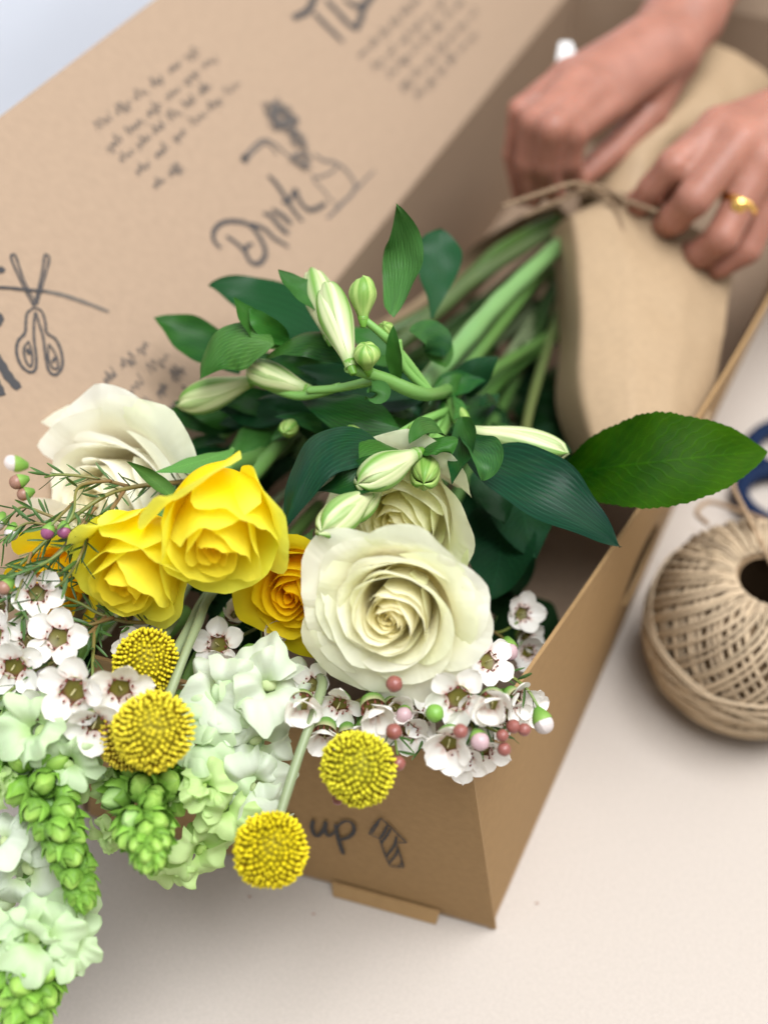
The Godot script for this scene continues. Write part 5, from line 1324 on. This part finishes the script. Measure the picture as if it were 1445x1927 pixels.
func build_wax() -> void:
	wax_sprig("waxflower sprig with needle leaves crossing in front of the back white rose", Vector3(-0.0807, 0.17, -0.3539), [
		[[Vector3(-0.0675, 0.165, -0.3604), Vector3(-0.0842, 0.178, -0.3452), Vector3(-0.0997, 0.186, -0.3344), Vector3(-0.109, 0.19, -0.3248), Vector3(-0.1222, 0.186, -0.3141), Vector3(-0.1384, 0.18, -0.2979), Vector3(-0.151, 0.175, -0.2866)], 0.0011, 0.0020],
		[[Vector3(-0.0998, 0.186, -0.335), Vector3(-0.1121, 0.192, -0.3338), Vector3(-0.1252, 0.194, -0.3338), Vector3(-0.1315, 0.193, -0.3334)], 0.0008, 0.0019],
		[[Vector3(-0.1016, 0.186, -0.3333), Vector3(-0.1063, 0.192, -0.31), Vector3(-0.1147, 0.192, -0.3006), Vector3(-0.1243, 0.19, -0.292), Vector3(-0.1372, 0.186, -0.289)], 0.0009, 0.0020],
		[[Vector3(-0.121, 0.187, -0.3146), Vector3(-0.1301, 0.19, -0.3173), Vector3(-0.1387, 0.19, -0.3201), Vector3(-0.1447, 0.186, -0.3155)], 0.0007, 0.0021],
		[[Vector3(-0.1103, 0.19, -0.3077), Vector3(-0.112, 0.19, -0.2946), Vector3(-0.1165, 0.186, -0.2877), Vector3(-0.1211, 0.182, -0.2872)], 0.0007, 0.0024],
		[[Vector3(-0.1063, 0.19, -0.3343), Vector3(-0.1155, 0.198, -0.3236), Vector3(-0.115, 0.199, -0.3103), Vector3(-0.1166, 0.198, -0.3045)], 0.0007, 0.0060],
		[[Vector3(-0.1189, 0.19, -0.3229), Vector3(-0.1213, 0.196, -0.309), Vector3(-0.1233, 0.196, -0.305)], 0.0007, 0.0070],
		[[Vector3(-0.1321, 0.185, -0.3015), Vector3(-0.1333, 0.184, -0.2869), Vector3(-0.1345, 0.182, -0.281)], 0.0006, 0.0026],
		[[Vector3(-0.1109, 0.188, -0.3219), Vector3(-0.121, 0.188, -0.2989), Vector3(-0.1299, 0.186, -0.2915), Vector3(-0.1453, 0.182, -0.286)], 0.0007, 0.0016], [[Vector3(-0.1232, 0.188, -0.3109), Vector3(-0.1354, 0.189, -0.3127), Vector3(-0.1462, 0.186, -0.3033)], 0.0006, 0.0015], [[Vector3(-0.1175, 0.178, -0.3023), Vector3(-0.1242, 0.178, -0.2944), Vector3(-0.133, 0.176, -0.2771)], 0.0006, 0.0015]],
		[[Vector3(-0.1287, 0.178, -0.2872), 0.0144, Vector3(0.3145, 0.7615, 0.5668)], [Vector3(-0.1413, 0.175, -0.2853), 0.0140, Vector3(-0.5185, 0.4653, 0.7174)], [Vector3(-0.1426, 0.17, -0.2743), 0.0158, Vector3(-0.2049, 0.7818, 0.5889)]],
		[[Vector3(-0.1246, 0.194, -0.3033), 0.0025, Vector3(-0.2182, -0.2761, 0.936), "mauve_bud", true], [Vector3(-0.1179, 0.196, -0.3021), 0.0025, Vector3(0.1111, -0.2812, 0.9532), "mauve_bud", true], [Vector3(-0.1448, 0.186, -0.3376), 0.0029, Vector3(-0.848, 0.0932, 0.5217), "tan_bud", true], [Vector3(-0.1424, 0.182, -0.3348), 0.0026, Vector3(-0.848, 0.0932, 0.5217), "tan_bud", true], [Vector3(-0.1412, 0.186, -0.31), 0.0027, Vector3(-0.1111, -0.2812, 0.9532), "white_bud", true], [Vector3(-0.148, 0.185, -0.3164), 0.0029, Vector3(-0.3487, -0.2149, 0.9122), "white_bud", true], [Vector3(-0.1576, 0.166, -0.3676), 0.0040, Vector3(-0.9126, 0.3312, 0.2395), "white_bud", true], [Vector3(-0.1384, 0.186, -0.2837), 0.0027, Vector3(-0.5392, 0.1055, 0.8356), "tan_bud", true]], 300)
	wax_sprig("waxflower sprig with four open blooms, below the left yellow rose", Vector3(-0.0943, 0.15, -0.2947), [
		[[Vector3(-0.0832, 0.145, -0.3013), Vector3(-0.095, 0.156, -0.2909), Vector3(-0.1067, 0.16, -0.2908), Vector3(-0.1167, 0.164, -0.2942), Vector3(-0.126, 0.166, -0.297)], 0.0009, 0.0022],
		[[Vector3(-0.1035, 0.16, -0.2903), Vector3(-0.1147, 0.164, -0.2826), Vector3(-0.1319, 0.165, -0.2794), Vector3(-0.1437, 0.164, -0.2776)], 0.0008, 0.0024],
		[[Vector3(-0.1105, 0.16, -0.2896), Vector3(-0.1081, 0.162, -0.2717), Vector3(-0.1066, 0.16, -0.2588)], 0.0008, 0.0024],
		[[Vector3(-0.0986, 0.158, -0.2898), Vector3(-0.1067, 0.166, -0.2978), Vector3(-0.1176, 0.168, -0.3041), Vector3(-0.1271, 0.168, -0.3054)], 0.0006, 0.0015],
		[[Vector3(-0.1067, 0.16, -0.2908), Vector3(-0.1169, 0.163, -0.271), Vector3(-0.1277, 0.162, -0.2645), Vector3(-0.1362, 0.16, -0.2565), Vector3(-0.144, 0.156, -0.2522)], 0.0008, 0.0019]],
		[[Vector3(-0.1197, 0.17, -0.2731), 0.0167, Vector3(0.1034, 0.8243, 0.5566)], [Vector3(-0.1102, 0.168, -0.2514), 0.0186, Vector3(-0.0519, 0.6152, 0.7867)], [Vector3(-0.095, 0.166, -0.2541), 0.0172, Vector3(0.3094, 0.5382, 0.784)], [Vector3(-0.1028, 0.16, -0.2436), 0.0172, Vector3(0, 0.3273, 0.9449)], [Vector3(-0.1237, 0.155, -0.2517), 0.0150, Vector3(-0.2063, 0.4679, 0.8594)], [Vector3(-0.0967, 0.15, -0.2818), 0.0140, Vector3(0.4082, 0.8756, 0.2583)], [Vector3(-0.1308, 0.166, -0.2749), 0.0150, Vector3(-0.199, 0.9264, 0.3197)], [Vector3(-0.1348, 0.166, -0.2635), 0.0163, Vector3(0.1048, 0.4755, 0.8734)]],
		[[Vector3(-0.1366, 0.166, -0.2841), 0.0022, Vector3(0.3094, 0.5382, 0.784), "white_bud", true]], 330)
	wax_sprig("faded waxflower sprig in shade between the amber and golden roses", Vector3(-0.056, 0.12, -0.3082), [
		[[Vector3(-0.0429, 0.11, -0.342), Vector3(-0.0495, 0.125, -0.3155), Vector3(-0.0592, 0.13, -0.3034), Vector3(-0.0661, 0.13, -0.2953)], 0.0008, 0.0030]],
		[[Vector3(-0.0651, 0.142, -0.2904), 0.0153, Vector3(-0.2063, 0.8899, 0.4068)], [Vector3(-0.0614, 0.136, -0.3097), 0.0140, Vector3(0.2082, 0.9313, 0.299)], [Vector3(-0.0522, 0.142, -0.286), 0.0140, Vector3(0.2074, 0.2531, 0.9449)], [Vector3(-0.0447, 0.14, -0.2971), 0.0153, Vector3(0.3094, 0.8196, 0.4822)], [Vector3(-0.0612, 0.138, -0.2843), 0.0130, Vector3(-0.318, 0.331, 0.8884)]],
		[], 360)
	wax_sprig("waxflower sprig under the largest white rose, left of the front corner", Vector3(-0.0171, 0.13, -0.2697), [
		[[Vector3(0.0083, 0.115, -0.3009), Vector3(-0.0067, 0.135, -0.2713), Vector3(-0.0207, 0.14, -0.2606), Vector3(-0.0308, 0.14, -0.263)], 0.0009, 0.0028], [[Vector3(-0.0046, 0.135, -0.2725), Vector3(0.0025, 0.142, -0.2545), Vector3(0.0049, 0.146, -0.2383)], 0.0007, 0.0030], [[Vector3(-0.0005, 0.135, -0.2738), Vector3(0.0135, 0.138, -0.2548), Vector3(0.0154, 0.138, -0.2478)], 0.0007, 0.0018]],
		[[Vector3(-0.0304, 0.152, -0.2568), 0.0167, Vector3(0.1025, 0.5721, 0.8137)], [Vector3(-0.0165, 0.146, -0.2609), 0.0140, Vector3(-0.2074, 0.2531, 0.9449)], [Vector3(-0.004, 0.152, -0.2549), 0.0172, Vector3(0.1034, 0.3255, 0.9399)], [Vector3(-0.022, 0.14, -0.253), 0.0149, Vector3(-0.1078, 0.1108, 0.988)], [Vector3(-0.0064, 0.142, -0.2517), 0.0140, Vector3(0.212, -0.0409, 0.9764)], [Vector3(-0.0272, 0.14, -0.2728), 0.013, Vector3(-0.2063, 0.8899, 0.4068)], [Vector3(0.0035, 0.148, -0.2576), 0.014, Vector3(0.3145, 0.6185, 0.7201)], [Vector3(0.0094, 0.142, -0.2522), 0.014, Vector3(-0.1009, 0.2831, 0.9538)], [Vector3(-0.0135, 0.138, -0.2529), 0.0130, Vector3(0, -0.0419, 0.9991)]],
		[[Vector3(0.0037, 0.166, -0.2553), 0.0031, Vector3(0.099, 0.6566, 0.7477), "pink_bud", false], [Vector3(0.0035, 0.156, -0.2416), 0.0030, Vector3(0.0976, 0.5806, 0.8083), "pink_bud", false], [Vector3(0.005, 0.152, -0.2309), 0.0027, Vector3(0.424, 0.4033, 0.8109), "pink_bud", false], [Vector3(0.0074, 0.15, -0.2528), 0.0030, Vector3(-0.1111, 0.347, 0.9313), "pale_bud", true], [Vector3(-0.017, 0.128, -0.2304), 0.0022, Vector3(0.1054, -0.1897, 0.9762), "pink_bud", false]], 390)
	wax_sprig("waxflower sprig with red buds spilling over the box's front right corner", Vector3(0.0331, 0.13, -0.2797), [
		[[Vector3(0.0171, 0.12, -0.3027), Vector3(0.0305, 0.14, -0.2778), Vector3(0.0421, 0.148, -0.2745), Vector3(0.0522, 0.152, -0.2644), Vector3(0.057, 0.15, -0.2563)], 0.0009, 0.0050],
		[[Vector3(0.0305, 0.14, -0.2778), Vector3(0.0311, 0.148, -0.2553), Vector3(0.0402, 0.15, -0.2459), Vector3(0.047, 0.15, -0.2459)], 0.0008, 0.0026], [[Vector3(0.0311, 0.148, -0.2553), Vector3(0.0324, 0.152, -0.2457), Vector3(0.0351, 0.152, -0.2423)], 0.0007, 0.0011], [[Vector3(0.0422, 0.146, -0.2735), Vector3(0.0425, 0.146, -0.2613), Vector3(0.0393, 0.15, -0.247)], 0.0007, 0.0030]],
		[[Vector3(0.0178, 0.152, -0.2649), 0.0149, Vector3(-0.1047, 0.7273, 0.6783)], [Vector3(0.0269, 0.16, -0.2537), 0.0172, Vector3(-0.2049, 0.642, 0.7388)], [Vector3(0.0392, 0.16, -0.2514), 0.0186, Vector3(-0.1034, 0.6127, 0.7835)], [Vector3(0.0237, 0.152, -0.2408), 0.0181, Vector3(-0.2028, 0.4254, 0.882)], [Vector3(0.0383, 0.156, -0.2722), 0.0153, Vector3(0.4056, 0.8379, 0.3654)], [Vector3(0.0483, 0.148, -0.2619), 0.0140, Vector3(0.6189, 0.317, 0.7187)], [Vector3(0.0316, 0.152, -0.2503), 0.0145, Vector3(0.0999, 0.4896, 0.8662)], [Vector3(0.0541, 0.14, -0.263), 0.013, Vector3(0.5883, 0.44, 0.6784)], [Vector3(0.029, 0.138, -0.2421), 0.014, Vector3(-0.2039, 0.142, 0.9686)], [Vector3(0.0357, 0.142, -0.2435), 0.0153, Vector3(0.1036, 0.1443, 0.9841)], [Vector3(0.0154, 0.145, -0.2561), 0.0135, Vector3(-0.3042, 0.3537, 0.8845)], [Vector3(0.0455, 0.142, -0.2581), 0.0140, Vector3(0.303, 0.2466, 0.9205)]],
		[[Vector3(0.0265, 0.168, -0.234), 0.0027, Vector3(-0.0976, 0.5806, 0.8083), "pink_bud", false], [Vector3(0.0421, 0.158, -0.2387), 0.0023, Vector3(0.1048, 0.4755, 0.8734), "pink_bud", false], [Vector3(0.0462, 0.158, -0.2425), 0.0026, Vector3(0.527, 0.5448, 0.6522), "pink_bud", false], [Vector3(0.0502, 0.157, -0.2418), 0.0024, Vector3(0.796, 0.3688, 0.4799), "pink_bud", false], [Vector3(0.0428, 0.154, -0.2355), 0.0025, Vector3(0.1054, 0.2573, 0.9606), "pink_bud", false], [Vector3(0.034, 0.158, -0.2363), 0.0034, Vector3(0.2074, 0.2531, 0.9449), "pale_bud", true], [Vector3(0.0579, 0.154, -0.2462), 0.0037, Vector3(0.3491, -0.2864, 0.8922), "white_bud", true], [Vector3(0.0183, 0.158, -0.2481), 0.0034, Vector3(0.1078, 0.5627, 0.8196), "green_bud", false]], 420)
	wax_sprig("waxflower sprig inside the box beside its right side panel", Vector3(0.0557, 0.1, -0.329), [
		[[Vector3(0.0375, 0.1, -0.3409), Vector3(0.047, 0.115, -0.3175), Vector3(0.0572, 0.118, -0.3209)], 0.0008, 0.0050], [[Vector3(0.047, 0.115, -0.3175), Vector3(0.0501, 0.124, -0.3065), Vector3(0.0506, 0.128, -0.2989)], 0.0007, 0.0]],
		[[Vector3(0.0585, 0.116, -0.3268), 0.0153, Vector3(0.3094, 0.8196, 0.4822)], [Vector3(0.0612, 0.105, -0.3152), 0.0149, Vector3(0.2018, 0.5633, 0.8012)], [Vector3(0.0607, 0.105, -0.3237), 0.0130, Vector3(0.4969, 0.4822, 0.7215)]],
		[[Vector3(0.05, 0.132, -0.2949), 0.0040, Vector3(0, 0.0349, 0.9994), "pale_bud", true]], 450)

# ---------------------------------------------------------------- snapdragons
func build_snapdragons() -> void:
	var t := thing("snapdragon", "green budded snapdragon spike with mint flowers, left of the billy buttons", "flower", Vector3(-0.1291, 0.133, -0.251), "snapdragons hanging over the front")
	snap_spike(t, [Vector3(-0.1299, 0.1398, -0.2421), Vector3(-0.1213, 0.138, -0.2255), Vector3(-0.1133, 0.1308, -0.2105), Vector3(-0.1061, 0.1198, -0.1957)], 0.0078, 0.0042, 0.0062, 30, 500)
	rng.seed = 501
	for q in [[Vector3(-0.1242, 0.1544, -0.2431), 0.0125, Vector3(-0.1064, 0.8822, 0.4588), "mint"], [Vector3(-0.1144, 0.1446, -0.2369), 0.0115, Vector3(0.527, 0.5448, 0.6522), "mint"], [Vector3(-0.1339, 0.1424, -0.2405), 0.0110, Vector3(-0.53, 0.6202, 0.5783), "mint"], [Vector3(-0.1356, 0.138, -0.2299), 0.0085, Vector3(-0.597, 0.65, 0.4701), "lime"], [Vector3(-0.1214, 0.147, -0.2571), 0.0115, Vector3(0.1078, 0.9933, 0.0416), "mint"], [Vector3(-0.1393, 0.1456, -0.2557), 0.0105, Vector3(-0.3094, 0.9501, 0.0398), "mint"], [Vector3(-0.1115, 0.1307, -0.2397), 0.0085, Vector3(0.636, 0.3981, 0.6611), "lime"]]:
		snap_flower(t, q[0], q[1], q[2], rng.randf() * 6.0, q[3])
	var u := thing("snapdragon", "snapdragon spike pointing at the viewer below the billy buttons", "flower", Vector3(-0.0869, 0.1289, -0.2466), "snapdragons hanging over the front")
	snap_spike(u, [Vector3(-0.0881, 0.127, -0.2386), Vector3(-0.0864, 0.1354, -0.2227), Vector3(-0.0831, 0.1407, -0.2094), Vector3(-0.0801, 0.1446, -0.1989)], 0.0080, 0.0042, 0.0090, 30, 510)
	rng.seed = 511
	for q in [[Vector3(-0.0662, 0.1318, -0.2335), 0.0112, Vector3(0.4056, 0.8379, 0.3654), "lime"], [Vector3(-0.06, 0.122, -0.2303), 0.0105, Vector3(0.5044, 0.5584, 0.6586), "lime"], [Vector3(-0.1006, 0.1274, -0.2361), 0.0090, Vector3(-0.5185, 0.7481, 0.4141), "lime"], [Vector3(-0.0689, 0.1389, -0.2484), 0.0120, Vector3(0.2063, 0.8899, 0.4068), "mint"], [Vector3(-0.0703, 0.1079, -0.2226), 0.0118, Vector3(0.303, 0.2466, 0.9205), "lime"], [Vector3(-0.0798, 0.1022, -0.2179), 0.0095, Vector3(0, 0.0349, 0.9994), "lime"], [Vector3(-0.1037, 0.1113, -0.2262), 0.0080, Vector3(-0.6189, 0.317, 0.7187), "lime"], [Vector3(-0.0778, 0.1274, -0.2361), 0.0075, Vector3(0.303, 0.9355, 0.1817), "lime"]]:
		snap_flower(u, q[0], q[1], q[2], rng.randf() * 6.0, q[3])
	var v := thing("snapdragon", "lowest snapdragon in the bottom left corner, pale ruffled flowers above green buds", "flower", Vector3(-0.1333, 0.0976, -0.2042), "snapdragons hanging over the front")
	snap_spike(v, [Vector3(-0.126, 0.0998, -0.1889), Vector3(-0.125, 0.1005, -0.175), Vector3(-0.1248, 0.0988, -0.1644), Vector3(-0.1249, 0.0928, -0.1521)], 0.0078, 0.0048, 0.0075, 28, 520)
	rng.seed = 521
	for q in [[Vector3(-0.1213, 0.1137, -0.1848), 0.0128, Vector3(0, 0.7987, 0.6017), "mint"], [Vector3(-0.1128, 0.1056, -0.1864), 0.0120, Vector3(0.507, 0.6304, 0.5878), "mint"], [Vector3(-0.1332, 0.1069, -0.1848), 0.0110, Vector3(-0.507, 0.6304, 0.5878), "mint"], [Vector3(-0.1142, 0.0997, -0.1991), 0.0105, Vector3(0.5051, 0.7977, 0.3295), "mint"], [Vector3(-0.1319, 0.1104, -0.2106), 0.0130, Vector3(0, 0.9095, 0.4157), "pearl"], [Vector3(-0.1382, 0.1217, -0.2153), 0.0105, Vector3(-0.4082, 0.8756, 0.2583), "pearl"], [Vector3(-0.1227, 0.0899, -0.1813), 0.0095, Vector3(0.6189, 0.317, 0.7187), "lime"], [Vector3(-0.1436, 0.1024, -0.202), 0.011, Vector3(-0.4165, 0.7893, 0.4513), "pearl"]]:
		snap_flower(v, q[0], q[1], q[2], rng.randf() * 6.0, q[3])
	part("stem", stem_mesh([Vector3(-0.126, 0.0998, -0.1889), Vector3(-0.1313, 0.1057, -0.2129), Vector3(-0.119, 0.1192, -0.2596), Vector3(-0.0866, 0.11, -0.333)], 0.0030, 0.0034, Color(0.15, 0.3, 0.06), Color(0.14, 0.26, 0.06)), M.stem, v)
	part("stem", stem_mesh([Vector3(-0.0881, 0.127, -0.2386), Vector3(-0.0854, 0.121, -0.2586), Vector3(-0.0719, 0.12, -0.3109), Vector3(-0.0323, 0.09, -0.4158)], 0.0030, 0.0034, Color(0.15, 0.3, 0.06), Color(0.14, 0.26, 0.06)), M.stem, u)
	part("stem", stem_mesh([Vector3(-0.1299, 0.1398, -0.2421), Vector3(-0.1291, 0.1412, -0.2598), Vector3(-0.1141, 0.12, -0.3251), Vector3(-0.0586, 0.09, -0.4158)], 0.0030, 0.0034, Color(0.15, 0.3, 0.06), Color(0.14, 0.26, 0.06)), M.stem, t)
	var w := thing("stock_flower", "white stock flower stem with papery petals left of the lowest billy button", "flower", Vector3(-0.0523, 0.121, -0.2586))
	rng.seed = 531
	part("stem", stem_mesh([Vector3(-0.0605, 0.1097, -0.2465), Vector3(-0.0566, 0.1221, -0.2627), Vector3(-0.0518, 0.13, -0.2901), Vector3(-0.0259, 0.1, -0.389)], 0.0030, 0.0034, Color(0.12, 0.26, 0.05), Color(0.12, 0.24, 0.05)), M.stem, w)
	for q in [[Vector3(-0.0636, 0.1462, -0.2636), 0.0140, Vector3(0.1025, 0.8517, 0.514), "pearl"], [Vector3(-0.0447, 0.1467, -0.2656), 0.0155, Vector3(0.199, 0.9264, 0.3197), "pearl"], [Vector3(-0.0487, 0.1337, -0.2517), 0.0125, Vector3(0.4165, 0.5052, 0.7558), "pearl"], [Vector3(-0.0497, 0.1234, -0.2407), 0.0135, Vector3(0.3145, 0.6185, 0.7201), "pearl"], [Vector3(-0.0592, 0.1439, -0.2568), 0.0125, Vector3(-0.1041, 0.7944, 0.5984), "mint"], [Vector3(-0.0588, 0.1275, -0.2451), 0.0120, Vector3(0.1047, 0.7273, 0.6783), "mint"], [Vector3(-0.0467, 0.1166, -0.2333), 0.0105, Vector3(0.3904, 0.2382, 0.8893), "pearl"], [Vector3(-0.0378, 0.1337, -0.2722), 0.0120, Vector3(0.5044, 0.696, 0.5111), "pearl"]]:
		snap_flower(w, q[0], q[1], q[2], rng.randf() * 6.0, q[3])
